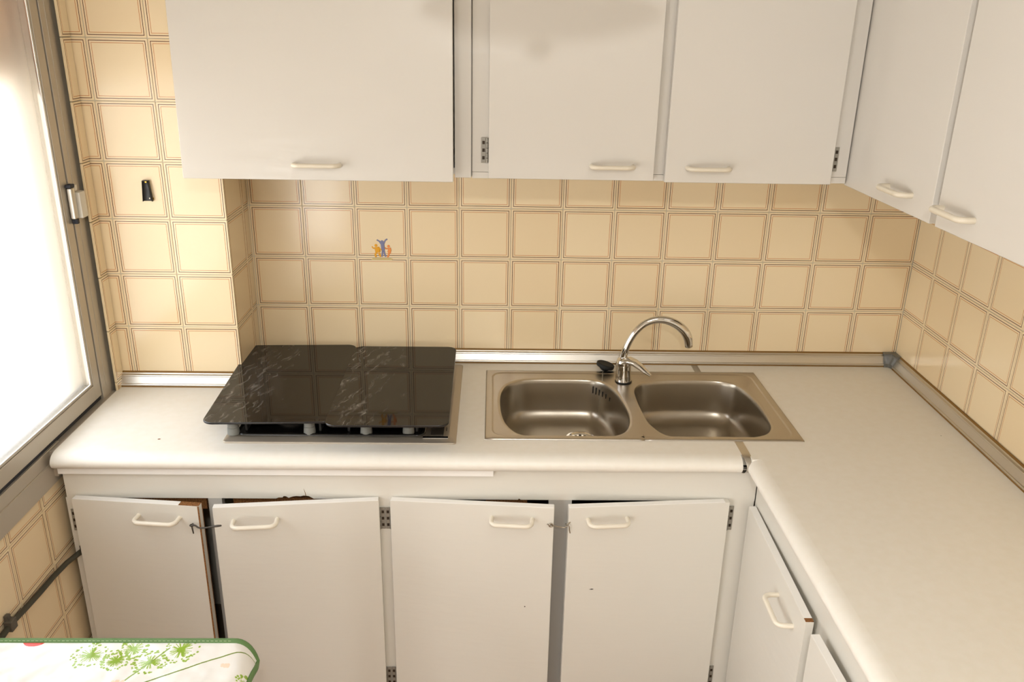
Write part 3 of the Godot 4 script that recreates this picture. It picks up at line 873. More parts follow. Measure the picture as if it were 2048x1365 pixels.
func hob() -> void:
	var o := Vector3(-1.645, 0, 0.305)
	var h := thing("hob", "stainless steel gas hob set in the worktop, beneath the glass covers", "hob")
	# pressed plate: low edge, raised rim, sunk tray
	var n := 8
	var rows := []
	for s in [[0.578, 0.522, 0.010, TOP], [0.578, 0.522, 0.010, TOP + 0.003], [0.576, 0.520, 0.010, TOP + 0.0042], [0.572, 0.516, 0.010, TOP + 0.0050], [0.545, 0.490, 0.018, TOP + 0.0098], [0.538, 0.483, 0.018, TOP + 0.0100], [0.52, 0.466, 0.02, TOP + 0.0098]]:
		rows.append(ring_of(rounded(s[0], s[1], s[2], n), o, s[3]))
	var m := MB.new()
	m.sheet(rows, true, true)
	m.fan(ring_of(rounded(0.52, 0.466, 0.02, n), o, TOP + 0.0098), Vector3.UP)
	obj("plate", m, M.steel_hob, h)
	# dark tray with a raised lip
	var t := MB.new()
	var to := Vector3(-1.672, 0, 0.318)
	rows = []
	for s in [[0.475, 0.446, 0.022, 0.0098], [0.474, 0.445, 0.022, 0.0135], [0.468, 0.439, 0.020, 0.0150], [0.460, 0.431, 0.018, 0.0135], [0.456, 0.427, 0.016, 0.0115]]:
		rows.append(ring_of(rounded(s[0], s[1], s[2], n), to, TOP + s[3]))
	t.sheet(rows, true, true)
	t.fan(ring_of(rounded(0.456, 0.427, 0.016, n), to, TOP + 0.0115), Vector3.UP)
	obj("tray", t, M.black_gloss, h)
	# tan strip and slotted control edge on the right
	obj("control_strip", MB.new().box(Vector3(-1.421, TOP + 0.0098, 0.10), Vector3(-1.388, TOP + 0.0125, 0.535), 0.001), M.enamel, h)
	for k in 9:
		obj("slot", MB.new().box(Vector3(-1.3835, TOP + 0.0085, 0.105 + k * 0.048), Vector3(-1.3815, TOP + 0.0103, 0.125 + k * 0.048), 0.0003), M.black, h)
	obj("badge", MB.new().box(Vector3(-1.440, TOP + 0.0096, 0.543), Vector3(-1.376, TOP + 0.0120, 0.553), 0.0006), M.chrome, h)
	# pan supports
	for q in [[-1.885, 0.44], [-1.700, 0.44], [-1.628, 0.44]]:
		obj("pan_support", MB.new().box(Vector3(q[0] - 0.003, TOP + 0.012, 0.14), Vector3(q[0] + 0.003, TOP + 0.046, 0.52), 0.001), M.cast, h)
	obj("pan_support", MB.new().box(Vector3(-1.46, TOP + 0.012, 0.14), Vector3(-1.454, TOP + 0.046, 0.52), 0.001), M.cast, h)
	for z in [0.20, 0.42]:
		obj("pan_support", MB.new().box(Vector3(-1.888, TOP + 0.034, z - 0.003), Vector3(-1.454, TOP + 0.046, z + 0.003), 0.001), M.cast, h)
	for q in [[-1.79, 0.42, 0.046], [-1.55, 0.42, 0.036], [-1.79, 0.2, 0.036], [-1.55, 0.2, 0.052]]:
		var bn := obj("burner", MB.new().lathe([Vector2(q[2] + 0.012, 0.0115), Vector2(q[2] + 0.010, 0.016), Vector2(q[2], 0.018), Vector2(q[2], 0.026), Vector2(0.0, 0.026)], Vector3(q[0], TOP, q[1]), Basis.IDENTITY, 28), M.steel_hob, h)
		obj("burner_cap", MB.new().lathe([Vector2(q[2] - 0.004, 0.026), Vector2(q[2] - 0.003, 0.031), Vector2(q[2] - 0.007, 0.033), Vector2(0, 0.033)], Vector3(q[0], TOP, q[1]), Basis.IDENTITY, 28), M.cast, bn)
	# glass covers
	cover("slate-patterned black glass hob cover on the left, nearest the pier", Vector3(-1.827, 0.930, 0.308), 0.318, 0.532, 0.026, 2.3, [Vector3(0.093, 0, 0.222), Vector3(-0.095, 0, 0.222)], 0.0)
	cover("slate-patterned black glass hob cover on the right, lapping over its neighbour", Vector3(-1.5245, 0.9375, 0.335), 0.302, 0.536, 0.026, 0.35, [Vector3(-0.060, 0, 0.190), Vector3(0.046, 0, 0.188)], 0.37)

func cover(label: String, at: Vector3, w: float, d: float, r: float, turn: float, feet: Array, shift: float) -> void:
	var g := thing("hob_cover", label, "hob cover", at, "glass hob covers")
	g.rotation.y = deg_to_rad(turn)
	var m := MB.new()
	var p := rounded(w - 0.002, d - 0.002, r)
	var rows := [ring_of(p, Vector3.ZERO, 0.0028), ring_of(rounded(w, d, r), Vector3.ZERO, 0.0014), ring_of(rounded(w, d, r), Vector3.ZERO, -0.0014), ring_of(p, Vector3.ZERO, -0.0028)]
	m.sheet(rows, true, false)
	m.fan(rows[3], Vector3.DOWN)
	var e := obj("rim", m, M.slate_edge, g)
	var top := MB.new()
	top.fan(rows[0], Vector3.UP)
	for i in top.v.size():
		top.uv[i] = Vector2(top.v[i].x / w * 0.58 + 0.5, top.v[i].z / 0.56 + 0.5)
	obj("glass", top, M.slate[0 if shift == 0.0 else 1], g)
	for k in 4:
		var f: Vector3 = feet[k % 2]
		if k > 1:
			f.z = -0.20
		# rubber foot: tapered, with a seam round it
		obj("foot", MB.new().lathe([Vector2(0.0001, -at.y + TOP + 0.0117), Vector2(0.0150, -at.y + TOP + 0.0117), Vector2(0.0152, -at.y + TOP + 0.013), Vector2(0.0138, -at.y + TOP + 0.030), Vector2(0.0130, -at.y + TOP + 0.0305), Vector2(0.0134, -at.y + TOP + 0.032), Vector2(0.0122, -0.0028), Vector2(0.0001, -0.0028)], f, Basis.IDENTITY, 22), M.rubber_grey, g)

# ---------------------------------------------------------------- sink
func smooth_ring(pts: Array, count: int) -> PackedVector2Array:
	# closed curve through the points, evenly stepped
	var dense := PackedVector2Array()
	var n := pts.size()
	for i in n:
		for k in 12:
			dense.append((pts[i] as Vector2).cubic_interpolate(pts[(i + 1) % n], pts[(i - 1 + n) % n], pts[(i + 2) % n], k / 12.0))
	var total := 0.0
	for i in dense.size():
		total += dense[i].distance_to(dense[(i + 1) % dense.size()])
	var out := PackedVector2Array()
	var want := 0.0
	var run := 0.0
	for i in dense.size():
		var a := dense[i]
		var b := dense[(i + 1) % dense.size()]
		var l := a.distance_to(b)
		while want <= run + l and out.size() < count:
			out.append(a.lerp(b, (want - run) / maxf(l, 1e-9)))
			want += total / count
		run += l
	return out

func shrink(p: PackedVector2Array, d: float) -> PackedVector2Array:
	var n := p.size()
	var area := 0.0
	for i in n:
		area += p[i].cross(p[(i + 1) % n])
	var s := 1.0 if area > 0 else -1.0
	var r := PackedVector2Array()
	for i in n:
		var t := (p[(i + 1) % n] - p[(i - 1 + n) % n]).normalized()
		r.append(p[i] + Vector2(-t.y, t.x) * s * d)
	return r

func sink() -> void:
	var s := thing("sink", "stainless steel inset sink with two rounded bowls", "sink")
	var L := [Vector2(-1.245, .301), Vector2(-1.238, .23), Vector2(-1.217, .181), Vector2(-1.171, .152), Vector2(-1.079, .146), Vector2(-.988, .148), Vector2(-.949, .162), Vector2(-.919, .205), Vector2(-.904, .271), Vector2(-.896, .35), Vector2(-.897, .404), Vector2(-.907, .456), Vector2(-.925, .490), Vector2(-.95, .508), Vector2(-.99, .516), Vector2(-1.07, .517), Vector2(-1.16, .516), Vector2(-1.202, .497), Vector2(-1.228, .451), Vector2(-1.241, .389)]
	var R := [Vector2(-.857, .222), Vector2(-.840, .182), Vector2(-.806, .156), Vector2(-.722, .144), Vector2(-.62, .145), Vector2(-.568, .160), Vector2(-.541, .191), Vector2(-.526, .263), Vector2(-.521, .343), Vector2(-.524, .419), Vector2(-.532, .459), Vector2(-.55, .489), Vector2(-.578, .506), Vector2(-.62, .513), Vector2(-.71, .515), Vector2(-.79, .514), Vector2(-.822, .497), Vector2(-.841, .465), Vector2(-.854, .414), Vector2(-.859, .327), Vector2(-.860, .27)]
	var deck := MB.new()
	var N := 120
	var lip := TOP + 0.0012
	for b in 2:
		var ring := smooth_ring(L if b == 0 else R, N)
		var c := Vector2(-1.075, 0.33) if b == 0 else Vector2(-0.69, 0.33)
		var x0 := -1.285 if b == 0 else -0.878
		var x1 := -0.878 if b == 0 else -0.470
		var z0 := 0.084
		var z1 := 0.537
		var rects := []
		# outer edge, top of edge, inner foot of the raised rim
		for q in [[0.0, TOP + 0.0002], [0.0008, TOP + 0.0030], [0.004, TOP + 0.0038], [0.017, TOP + 0.0039], [0.0185, TOP + 0.0034], [0.021, TOP + 0.0017], [0.0225, lip]]:
			var d: float = q[0]
			var a0 := x0 + (d if b == 0 else 0.0)
			var a1 := x1 - (d if b == 1 else 0.0)
			var row := PackedVector3Array()
			var rr := 0.03 if d > 0.01 else 0.004
			for p in ring:
				row.append(_to_rect(p, c, a0, a1, z0 + d, z1 - d, q[1], rr, b))
			rects.append(row)
		rects.append(_at(shrink(ring, -0.008), lip))
		rects.append(_at(shrink(ring, -0.004), lip - 0.0004))
		rects.append(_at(ring, lip - 0.0022))
		deck.sheet(rects, true, _faces_down(rects))
		# bowl: steep sides, rounded foot, almost flat bottom
		var bowl := MB.new()
		var rows := [_at(ring, lip - 0.0022), _at(shrink(ring, 0.002), lip - 0.006), _at(shrink(ring, 0.0035), lip - 0.014), _at(shrink(ring, 0.008), TOP - 0.045), _at(shrink(ring, 0.012), TOP - 0.083)]
		for k in range(1, 9):
			var a := PI / 2 * k / 8.0
			rows.append(_at(shrink(ring, 0.012 + 0.042 * (1 - cos(a))), TOP - 0.083 - 0.040 * sin(a)))
		var dc := Vector2(-1.011, 0.278) if b == 0 else Vector2(-0.69, 0.36)
		var last := shrink(ring, 0.054)
		for f in [0.7, 0.4, 0.18]:
			var row := PackedVector2Array()
			for q in last:
				row.append(dc + (q - dc) * f)
			rows.append(_at(row, TOP - 0.123 - 0.004 * (1 - f)))
		bowl.sheet(rows, true, _faces_down(rows))
		bowl.fan(rows[-1], Vector3.UP)
		var bo := obj("bowl", bowl, M.steel_bowl, s)
		var dy := TOP - 0.1265
		var dr := obj("drain", MB.new().lathe([Vector2(0.044, 0.0), Vector2(0.042, 0.0025), Vector2(0.036, 0.003), Vector2(0.030, 0.0005), Vector2(0.0001, 0.0008)], Vector3(dc.x, dy, dc.y), Basis.IDENTITY, 32), M.chrome, bo)
		var hs := MB.new()
		for k in 8:
			hs.lathe([Vector2(0.0001, 0.0011), Vector2(0.004, 0.0011), Vector2(0.004, 0.0006)], Vector3(dc.x + cos(TAU * k / 8) * 0.018, dy + 0.0006, dc.y + sin(TAU * k / 8) * 0.018), Basis.IDENTITY, 10)
		obj("drain_hole", hs, M.black, dr)
		if b == 0:
			# six upright overflow slots in the back wall
			var wall := shrink(ring, 0.0062)
			for k in 6:
				var x := -0.9675 + k * 0.0087
				var at := 0
				for i in N:
					if wall[i].y < 0.3 and absf(wall[i].x - x) < absf(wall[at].x - x) or wall[at].y > 0.3:
						at = i
				var q := wall[at].lerp(wall[at + 1], clampf((x - wall[at].x) / (wall[at + 1].x - wall[at].x), 0, 1)) if wall[at].x < x else wall[at - 1].lerp(wall[at], clampf((x - wall[at - 1].x) / (wall[at].x - wall[at - 1].x), 0, 1))
				var tx := wall[mini(at + 1, N - 1)] - wall[at - 1]
				var ex := Vector3(tx.x, 0, tx.y).normalized()
				var y1 := TOP - 0.016 - k * 0.0025
				obj("overflow_slot", MB.new().prism(PackedVector2Array([Vector2(-0.0019, 0), Vector2(0.0019, 0), Vector2(0.0019, -0.0215), Vector2(-0.0019, -0.0215)]), Vector3(q.x, y1, q.y) - ex.cross(Vector3.UP) * 0.002, ex, Vector3.UP, ex.cross(Vector3.UP), 0.0031), M.black, bo)
	obj("deck", deck, M.steel, s)

func _at(p: PackedVector2Array, y: float) -> PackedVector3Array:
	var r := PackedVector3Array()
	for q in p:
		r.append(Vector3(q.x, y, q.y))
	return r

func _faces_down(rows: Array) -> bool:
	var a: Vector3 = rows[0][0]
	var i: int = rows.size() - 2
	var m: Vector3 = (rows[i][1] - rows[i][0]).cross(rows[i + 1][0] - rows[i][0])
	return m.y < 0

func _to_rect(p: Vector2, c: Vector2, x0: float, x1: float, z0: float, z1: float, y: float, r: float, side: int) -> Vector3:
	var d := (p - c).normalized()
	var t := 1e9
	if d.x > 1e-6: t = minf(t, (x1 - c.x) / d.x)
	if d.x < -1e-6: t = minf(t, (x0 - c.x) / d.x)
	if d.y > 1e-6: t = minf(t, (z1 - c.y) / d.y)
	if d.y < -1e-6: t = minf(t, (z0 - c.y) / d.y)
	var q := c + d * t
	# snap the nearest points on to the corners, so that the outline stays square
	for sx in [-1, 1]:
		for sz in [-1, 1]:
			var k := Vector2(x0 if sx < 0 else x1, z0 if sz < 0 else z1)
			var outer: bool = (sx < 0) == (side == 0)
			if q.distance_to(k) < 0.011 and (r < 0.01 or not outer):
				q = k
			elif outer and r > 0.01:
				# round the outer corners of the inner rings
				var e := q - Vector2(k.x - sx * r, k.y - sz * r)
				if e.x * sx > 0 and e.y * sz > 0 and e.length() > r:
					q += e.normalized() * r - e
	if absf(q.x - (x1 if side == 0 else x0)) < 0.0005:
		# along the seam between the two halves the height follows the rim at front and back alone
		var e := minf(q.y - 0.084, 0.537 - q.y)
		y = TOP + 0.0002 + 0.0036 * smoothstep(-0.0001, 0.0012, e) - 0.0026 * smoothstep(0.0165, 0.0225, e)
	return Vector3(q.x, y, q.y)

func tap() -> void:
	var at := Vector3(-0.879, TOP + 0.0022, 0.158)
	var t := thing("mixer_tap", "chrome mixer tap with a swan-neck spout between the two bowls", "tap", at)
	obj("base_ring", MB.new().lathe([Vector2(0.0245, 0.0), Vector2(0.0245, 0.002), Vector2(0.0235, 0.0028), Vector2(0.0, 0.003)], Vector3.ZERO, Basis.IDENTITY, 32), M.black, t)
	obj("body", MB.new().lathe([Vector2(0.0225, 0.002), Vector2(0.0232, 0.004), Vector2(0.0222, 0.02), Vector2(0.0218, 0.04), Vector2(0.0222, 0.05), Vector2(0.0228, 0.055), Vector2(0.0222, 0.062), Vector2(0.0195, 0.069), Vector2(0.014, 0.0735), Vector2(0.0, 0.075)], Vector3.ZERO, Basis(Vector3.BACK, 0.05), 36), M.chrome, t)
	var raw := [Vector3(-0.884, 0.905, 0.150), Vector3(-0.883, 0.940, 0.152), Vector3(-0.879, 0.968, 0.154), Vector3(-0.870, 0.996, 0.155), Vector3(-0.853, 1.027, 0.155), Vector3(-0.828, 1.052, 0.155), Vector3(-0.799, 1.0635, 0.155), Vector3(-0.767, 1.063, 0.155), Vector3(-0.737, 1.051, 0.155), Vector3(-0.714, 1.033, 0.155), Vector3(-0.700, 1.011, 0.155), Vector3(-0.695, 0.988, 0.155)]
	var cv := Curve3D.new()
	for i in raw.size():
		var d: Vector3 = (raw[mini(i + 1, raw.size() - 1)] - raw[maxi(i - 1, 0)]) / 6.0
		cv.add_point(raw[i] - at, -d, d)
	var path := []
	var rad := []
	for i in 49:
		var k := i / 48.0
		path.append(cv.sample_baked(cv.get_baked_length() * k, true))
		rad.append(lerpf(0.0118, 0.0098, smoothstep(0.0, 0.3, k)) + 0.0038 * smoothstep(0.45, 0.86, k) - 0.0018 * smoothstep(0.9, 1.0, k))
	obj("spout", MB.new().tube(path, rad, 24, 1.0, Vector3.BACK), M.chrome, t)
	var tip: Vector3 = path[-1]
	obj("aerator", MB.new().lathe([Vector2(0.0, -0.0075), Vector2(0.0095, -0.0075), Vector2(0.0112, -0.006), Vector2(0.0112, 0.0005), Vector2(0.0, 0.0005)], tip, Basis(Vector3.BACK, 0.14), 24), M.nickel, t)
	# lever: a flattened blade that sweeps out of the body's cap to the right and forward
	var lp := [Vector3(-0.882, 0.938, 0.162), Vector3(-0.868, 0.942, 0.168), Vector3(-0.852, 0.937, 0.174), Vector3(-0.836, 0.927, 0.182), Vector3(-0.820, 0.915, 0.192), Vector3(-0.808, 0.907, 0.200)]
	var lr := [0.019, 0.0205, 0.0195, 0.0168, 0.0125, 0.006]
	var loc := []
	for q in lp:
		loc.append(q - at)
	obj("lever", MB.new().tube(loc, lr, 20, 0.5, Vector3(0.3, 1, 0.1)), M.chrome, t)

func plug() -> void:
	var at := Vector3(-0.924, 0.8835, 0.073)
	var pl := thing("sink_plug", "black rubber sink plug lying tilted behind the tap, on a ball chain", "sink plug", at)
	var b := Basis(Vector3.BACK, -0.26) * Basis(Vector3.RIGHT, -0.04)
	obj("stopper", MB.new().lathe([Vector2(0.0001, -0.012), Vector2(0.008, -0.012), Vector2(0.011, -0.010), Vector2(0.019, -0.003), Vector2(0.026, -0.001), Vector2(0.0275, 0.003), Vector2(0.0275, 0.009), Vector2(0.0255, 0.0105), Vector2(0.0245, 0.0090), Vector2(0.0001, 0.0085)], Vector3.ZERO, b, 32), M.rubber, pl)
	# ball chain: from the plug over the lip, hanging in a doubled loop against the bowl
	var cv := Curve3D.new()
	for q in [Vector3(-0.930, 0.873, 0.082), Vector3(-0.934, 0.8755, 0.105), Vector3(-0.938, 0.8755, 0.135), Vector3(-0.941, 0.871, 0.158), Vector3(-0.945, 0.858, 0.1705), Vector3(-0.947, 0.842, 0.172), Vector3(-0.940, 0.832, 0.174), Vector3(-0.939, 0.815, 0.175), Vector3(-0.937, 0.790, 0.176), Vector3(-0.936, 0.772, 0.179), Vector3(-0.942, 0.765, 0.182), Vector3(-0.950, 0.769, 0.180), Vector3(-0.947, 0.792, 0.175), Vector3(-0.942, 0.818, 0.174), Vector3(-0.946, 0.832, 0.173), Vector3(-0.949, 0.808, 0.174), Vector3(-0.952, 0.780, 0.176)]:
		cv.add_point(q - at)
	var m := MB.new()
	var bead := MB.new().lathe([Vector2(0.0, -0.0018), Vector2(0.0013, -0.0013), Vector2(0.0018, 0.0), Vector2(0.0013, 0.0013), Vector2(0.0, 0.0018)], Vector3.ZERO, Basis.IDENTITY, 8)
	var len := cv.get_baked_length()
	var k := 0.0
	while k < len:
		m.add(bead, Transform3D(Basis.IDENTITY, cv.sample_baked(k)))
		k += 0.0036
	obj("chain", m, mat(srgb(120, 112, 98), 0.35, 0.9), pl)

# ---------------------------------------------------------------- small things
func hooks() -> void:
	# dark iron hook across the first pair of doors
	var h := thing("hook_latch", "dark iron hook-and-eye latch across the doors below the hob", "hook", Vector3(-1.998, 0.689, 0.652))
	obj("eye", MB.new().tube(_circle(Vector3(0.000, 0.003, 0.004), 0.0045, Vector3.RIGHT, Vector3.BACK), 0.0016, 8).tube([Vector3(0, 0.003, -0.004), Vector3(0, 0.003, 0.002)], 0.0018, 8), M.iron, h)
	obj("bar", MB.new().tube([Vector3(0.001, 0.004, 0.008), Vector3(0.006, 0.0065, 0.009), Vector3(0.011, 0.005, 0.009), Vector3(0.016, 0.0, 0.009), Vector3(0.021, -0.002, 0.009), Vector3(0.034, -0.0015, 0.008), Vector3(0.048, 0.001, 0.007), Vector3(0.060, 0.0025, 0.006), Vector3(0.070, 0.003, 0.003), Vector3(0.073, 0.003, -0.003)], [0.0022, 0.0022, 0.0022, 0.0022, 0.0021, 0.002, 0.0022, 0.003, 0.0034, 0.003], 10), M.iron, h)
	obj("pin", MB.new().tube([Vector3(0.001, 0.005, 0.008), Vector3(0.002, -0.006, 0.0085), Vector3(0.003, -0.018, 0.008)], [0.002, 0.002, 0.0016], 8), M.iron, h)
	# thin wire hook across the second pair
	h = thing("hook_latch", "thin bright wire hook across the doors below the sink", "hook", Vector3(-1.120, 0.695, 0.650))
	obj("eye", MB.new().tube(_circle(Vector3(0.001, 0, 0.004), 0.0045, Vector3.RIGHT, Vector3.UP), 0.0014, 8).tube([Vector3(-0.008, 0.0, -0.002), Vector3(-0.004, 0.001, 0.003), Vector3(0.001, 0.002, 0.006)], 0.0016, 8), M.nickel, h)
	obj("wire", MB.new().tube(_circle(Vector3(0.003, 0, 0.0055), 0.004, Vector3.RIGHT, Vector3.BACK), 0.0011, 8).tube([Vector3(0.006, 0.001, 0.006), Vector3(0.012, -0.0005, 0.006), Vector3(0.026, -0.004, 0.006), Vector3(0.035, -0.0055, 0.006), Vector3(0.040, -0.001, 0.006), Vector3(0.044, 0.002, 0.006), Vector3(0.047, -0.003, 0.006), Vector3(0.0475, -0.012, 0.006), Vector3(0.0495, -0.021, 0.006)], 0.0013, 8), M.nickel, h)
	obj("staple", MB.new().tube([Vector3(0.038, 0.0, -0.003), Vector3(0.040, 0.002, 0.004), Vector3(0.045, 0.006, 0.005), Vector3(0.050, 0.006, -0.003)], 0.0015, 8), M.nickel, h)

func _circle(c: Vector3, r: float, ex: Vector3, ey: Vector3) -> Array:
	var p := []
	for i in 17:
		p.append(c + ex * cos(TAU * i / 16.0) * r + ey * sin(TAU * i / 16.0) * r)
	return p

func small_things() -> void:
	# tapered black holder screwed to the pier
	var h := thing("wall_holder", "small tapered black holder screwed to a tile beside the window", "wall holder", Vector3(-2.180, 1.426, PIER_Z))
	var m := MB.new()
	var rows := []
	for y in [[0.027, 0.0085], [0.0, 0.0105], [-0.027, 0.0128]]:
		var w: float = y[1]
		var row := PackedVector3Array()
		for q in [Vector2(-w, 0.011), Vector2(-w, 0.002), Vector2(-w + 0.002, 0.0006), Vector2(w - 0.002, 0.0006), Vector2(w, 0.002), Vector2(w, 0.011), Vector2(w - 0.0016, 0.011), Vector2(w - 0.0016, 0.0026), Vector2(-w + 0.0016, 0.0026), Vector2(-w + 0.0016, 0.011)]:
			row.append(Vector3(q.x, y[0], q.y))
		rows.append(row)
	m.sheet(rows, true, false)
	m.prism(PackedVector2Array([Vector2(-0.0085, 0.0006), Vector2(-0.0085, 0.008), Vector2(-0.005, 0.0115), Vector2(0.005, 0.0115), Vector2(0.0085, 0.008), Vector2(0.0085, 0.0006)]), Vector3(0, 0.0262, 0), Vector3.RIGHT, Vector3.BACK, Vector3.UP, 0.0016)
	obj("channel", m, M.black, h)
	obj("screw", MB.new().lathe([Vector2(0.0022, 0), Vector2(0.0018, 0.0012), Vector2(0, 0.0016)], Vector3(0.004, -0.020, 0.0026), Basis(Vector3.RIGHT, PI / 2), 12), M.nickel, h)
	obj("tab", MB.new().box(Vector3(-0.002, 0.0215, 0.0026), Vector3(0.003, 0.0258, 0.008), 0.0006), M.brass, h)
	obj("lug", MB.new().box(Vector3(0.0105, -0.024, 0.0004), Vector3(0.0140, -0.018, 0.0015), 0.0004), M.brass, h)
	# sticker with three dancing figures
	var s := thing("sticker", "small sticker of three plain dancing figures in yellow, blue and orange", "sticker", Vector3(-1.5955, 1.196, 0.0003))
	var fig := func(parts: Array, c: Color, called: String) -> void:
		var g := MB.new()
		for p in parts:
			var pts := []
			for q in p[0]:
				pts.append(Vector3(q[0] * 0.001, q[1] * 0.001, 0))
			if pts.size() == 1:
				g.lathe([Vector2(p[1] * 0.001, 0), Vector2(p[1] * 0.001, 0.0004), Vector2(0, 0.0006)], pts[0], Basis(Vector3.RIGHT, PI / 2), 16)
			else:
				g.tube(pts, p[1] * 0.001, 8, 0.12, Vector3.BACK)
		obj(called, g, mat(c, 0.5), s)
	fig.call([[[[-19, 38]], 4.5], [[[-17, 33], [-15, 24], [-14, 17]], 7.5], [[[-20, 31], [-27, 29], [-31, 35]], 2.0], [[[-10, 30], [-5, 25], [-1, 24]], 2.0], [[[-17, 17], [-22, 12], [-20, 2]], 2.8], [[[-12, 16], [-8, 9], [-6, 3]], 2.6]], srgb(232, 164, 18), "yellow_figure")
	fig.call([[[[-1, 49]], 5.0], [[[0, 45], [1, 34], [2, 24]], 5.5], [[[-4, 43], [-9, 51], [-16, 55]], 2.2], [[[4, 43], [9, 54], [15, 58]], 2.2], [[[0, 24], [-1, 12], [-3, 4]], 2.5], [[[4, 24], [6, 12], [9, 4]], 2.5]], srgb(126, 127, 160), "blue_figure")
	fig.call([[[[18, 36]], 4.2], [[[20, 31], [21, 23], [18, 17]], 5.0], [[[17, 29], [11, 28], [7, 32]], 1.9], [[[18, 17], [18, 10], [14, 2]], 2.6], [[[21, 18], [24, 15]], 2.2]], srgb(240, 146, 70), "orange_figure")
	obj("backing", MB.new().prism(PackedVector2Array([Vector2(-0.034, -0.006), Vector2(0.026, -0.006), Vector2(0.030, -0.003), Vector2(0.024, 0.000), Vector2(-0.030, 0.000)]), Vector3.ZERO, Vector3.RIGHT, Vector3.UP, Vector3.BACK, 0.0003), mat(srgb(206, 184, 122), 0.3), s)
	# cable on the left wall
	var c := obj("power_cable", MB.new().tube([Vector3(-2.296, 0.582, 0.585), Vector3(-2.306, 0.582, 0.612), Vector3(-2.322, 0.577, 0.65), Vector3(-2.331, 0.573, 0.70), Vector3(-2.332, 0.574, 0.76), Vector3(-2.331, 0.580, 0.83), Vector3(-2.331, 0.586, 0.89), Vector3(-2.328, 0.584, 0.94), Vector3(-2.331, 0.58, 1.10), Vector3(-2.331, 0.58, 1.5)], 0.0068, 12), M.cable)
	tag(c, "dark grey power cable running along the tiles into the cabinet side", "cable")
	var k := obj("cable_clip", MB.new().box(Vector3(-2.339, 0.573, 0.880), Vector3(-2.320, 0.601, 0.904), 0.003).box(Vector3(-2.339, 0.598, 0.884), Vector3(-2.329, 0.612, 0.898), 0.002), M.clip)
	tag(k, "grey plastic clip holding the cable to the tiled wall", "cable clip")

func table() -> void:
	var t := thing("table", "small kitchen table hidden under the printed oilcloth", "table")
	obj("tabletop", MB.new().box(Vector3(-2.31, 0.728, 1.155), Vector3(-1.735, 0.756, 2.0), 0.004), M.wood, t)
	for x in [-2.28, -1.77]:
		for z in [1.19, 1.96]:
			obj("leg", MB.new().box(Vector3(x - 0.02, 0, z - 0.02), Vector3(x + 0.02, 0.728, z + 0.02), 0.003), M.wood, t)
	var cl := thing("tablecloth", "white oilcloth printed with green umbel flowers and edged in green binding", "tablecloth")
	var rows := []
	var uvs := []
	var hem := []
	var back := []
	var nz := 90
	var nx := 80
	var f := FastNoiseLite.new()
	f.seed = 21
	f.frequency = 6.0
	for i in nz + 1:
		var z := 1.150 + 0.85 * i / nz
		var row := PackedVector3Array()
		var ur := PackedVector2Array()
		for j in nx + 1:
			var s := 0.645 * j / nx   # length along the cloth from its left edge
			var x := -2.33 + s
			var y := 0.7605
			var edge := 0.585 + 0.010 * smoothstep(1.15, 1.19, z)
			if s > edge:
				var d := s - edge
				var dr := minf(d / 0.06, 1.0)
				x = -2.33 + edge + d * (0.93 - 0.30 * dr)
				y -= d * 0.74 * dr + 0.006 * dr * sin(z * 55.0)
			y += 0.0022 * f.get_noise_2d(x * 1.3 + z * 0.9, z * 1.3 - x * 0.6) * smoothstep(1.15, 1.2, z)
			row.append(Vector3(x, y, z))
			ur.append(Vector2((x + 2.36) / 0.72, (z - 1.10) / 0.72))
		rows.append(row)
		uvs.append(ur)
		hem.append(row[nx])
	for j in nx + 1:
		back.append(rows[0][j])
	var m := MB.new()
	m.sheet(rows, false, true, uvs)
	obj("cloth", m, M.cloth, cl)
	var rim := []
	for q in back:
		rim.append(q + Vector3(0, 0.0, 0.0005))
	# round the corner, then down the hem
	for q in hem.slice(1):
		rim.append(q)
	obj("binding", MB.new().tube(rim, 0.0062, 10, 0.5, Vector3.UP), M.binding, cl)
	var st := MB.new()
	for j in range(2, nx - 8, 1):
		var a: Vector3 = rows[1][j] * 0.55 + rows[0][j] * 0.45 + Vector3(0, 0.0034, 0)
		var b: Vector3 = rows[1][j + 1] * 0.55 + rows[0][j + 1] * 0.45 + Vector3(0, 0.0034, 0)
		st.tube([a.lerp(b, 0.1), a.lerp(b, 0.7)], 0.0005, 5)
	obj("stitching", st, M.thread, cl)

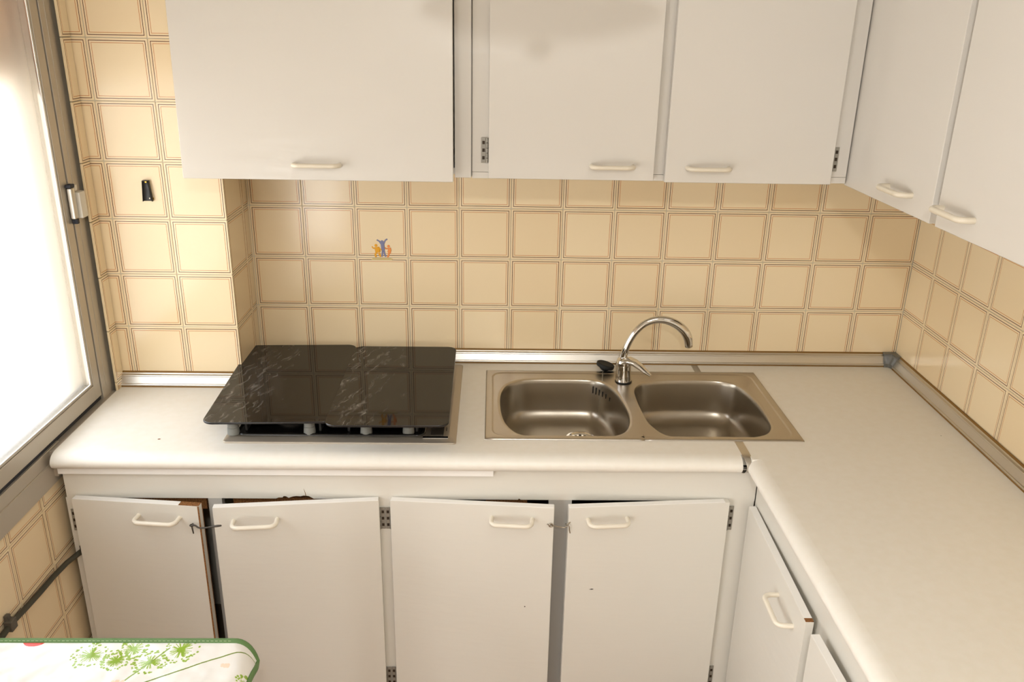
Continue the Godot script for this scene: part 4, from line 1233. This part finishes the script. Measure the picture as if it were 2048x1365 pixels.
func ceiling_things() -> void:
	var l := thing("added_ceiling_light", "added square ceiling panel, unseen, standing in for light bounced off the ceiling", "ceiling light", Vector3(-1.15, 2.55, 2.2))  # panel added to give the light bounced from the ceiling
	obj("housing", MB.new().box(Vector3(-0.48, -0.05, -0.48), Vector3(0.48, 0, 0.48), 0.004), M.plaster, l)
	obj("diffuser", MB.new().box(Vector3(-0.45, -0.056, -0.45), Vector3(0.45, -0.05, 0.45), 0.002), M.glow, l)
	var sp := thing("added_spot", "small added spot on a stem, unseen, standing in for a flash", "spot lamp", Vector3(-1.20, 2.27, 2.79))  # added source that throws the pendant's shadow, in place of a flash
	var b := Basis.looking_at(Vector3(0.01, -0.2, -0.98)) * Basis(Vector3.RIGHT, -PI / 2)
	obj("housing", MB.new().lathe([Vector2(0.0001, -0.07), Vector2(0.05, -0.07), Vector2(0.06, -0.06), Vector2(0.068, 0.006), Vector2(0.064, 0.006), Vector2(0.060, -0.002)], Vector3.ZERO, b), M.plaster, sp)
	obj("glass", MB.new().lathe([Vector2(0.0001, -0.001), Vector2(0.060, -0.001)], Vector3.ZERO, b), M.glow, sp)
	obj("stem", MB.new().tube([Vector3(0, 0.04, 0.03), Vector3(0, 0.279, 0.04)], 0.01), M.plaster, sp)
	var p := thing("pendant_lamp", "wide white dish lamp hanging over the worktop, unlit", "pendant lamp", Vector3(-1.178, 2.004, 1.2))
	obj("dish", MB.new().lathe([Vector2(0.0, -0.022), Vector2(0.06, -0.020), Vector2(0.13, -0.012), Vector2(0.170, 0.002), Vector2(0.186, 0.010), Vector2(0.182, 0.014), Vector2(0.12, 0.045), Vector2(0.04, 0.06), Vector2(0.0, 0.06)], Vector3.ZERO, Basis.IDENTITY, 48), M.edge_white, p)
	obj("finial", MB.new().lathe([Vector2(0.0, -0.060), Vector2(0.016, -0.056), Vector2(0.022, -0.046), Vector2(0.014, -0.036), Vector2(0.026, -0.022), Vector2(0.0, -0.018)], Vector3.ZERO, Basis.IDENTITY, 24), M.brass, p)
	obj("rod", MB.new().tube([Vector3(0, 0.05, 0), Vector3(0, 0.545, 0)], 0.007), M.brass, p)

func _ready() -> void:
	camera_and_light()
	make_materials()
	walls()
	window()
	worktops()
	trims()
	base_units()
	wall_units()
	hob()
	sink()
	tap()
	plug()
	hooks()
	small_things()
	table()
	ceiling_things()
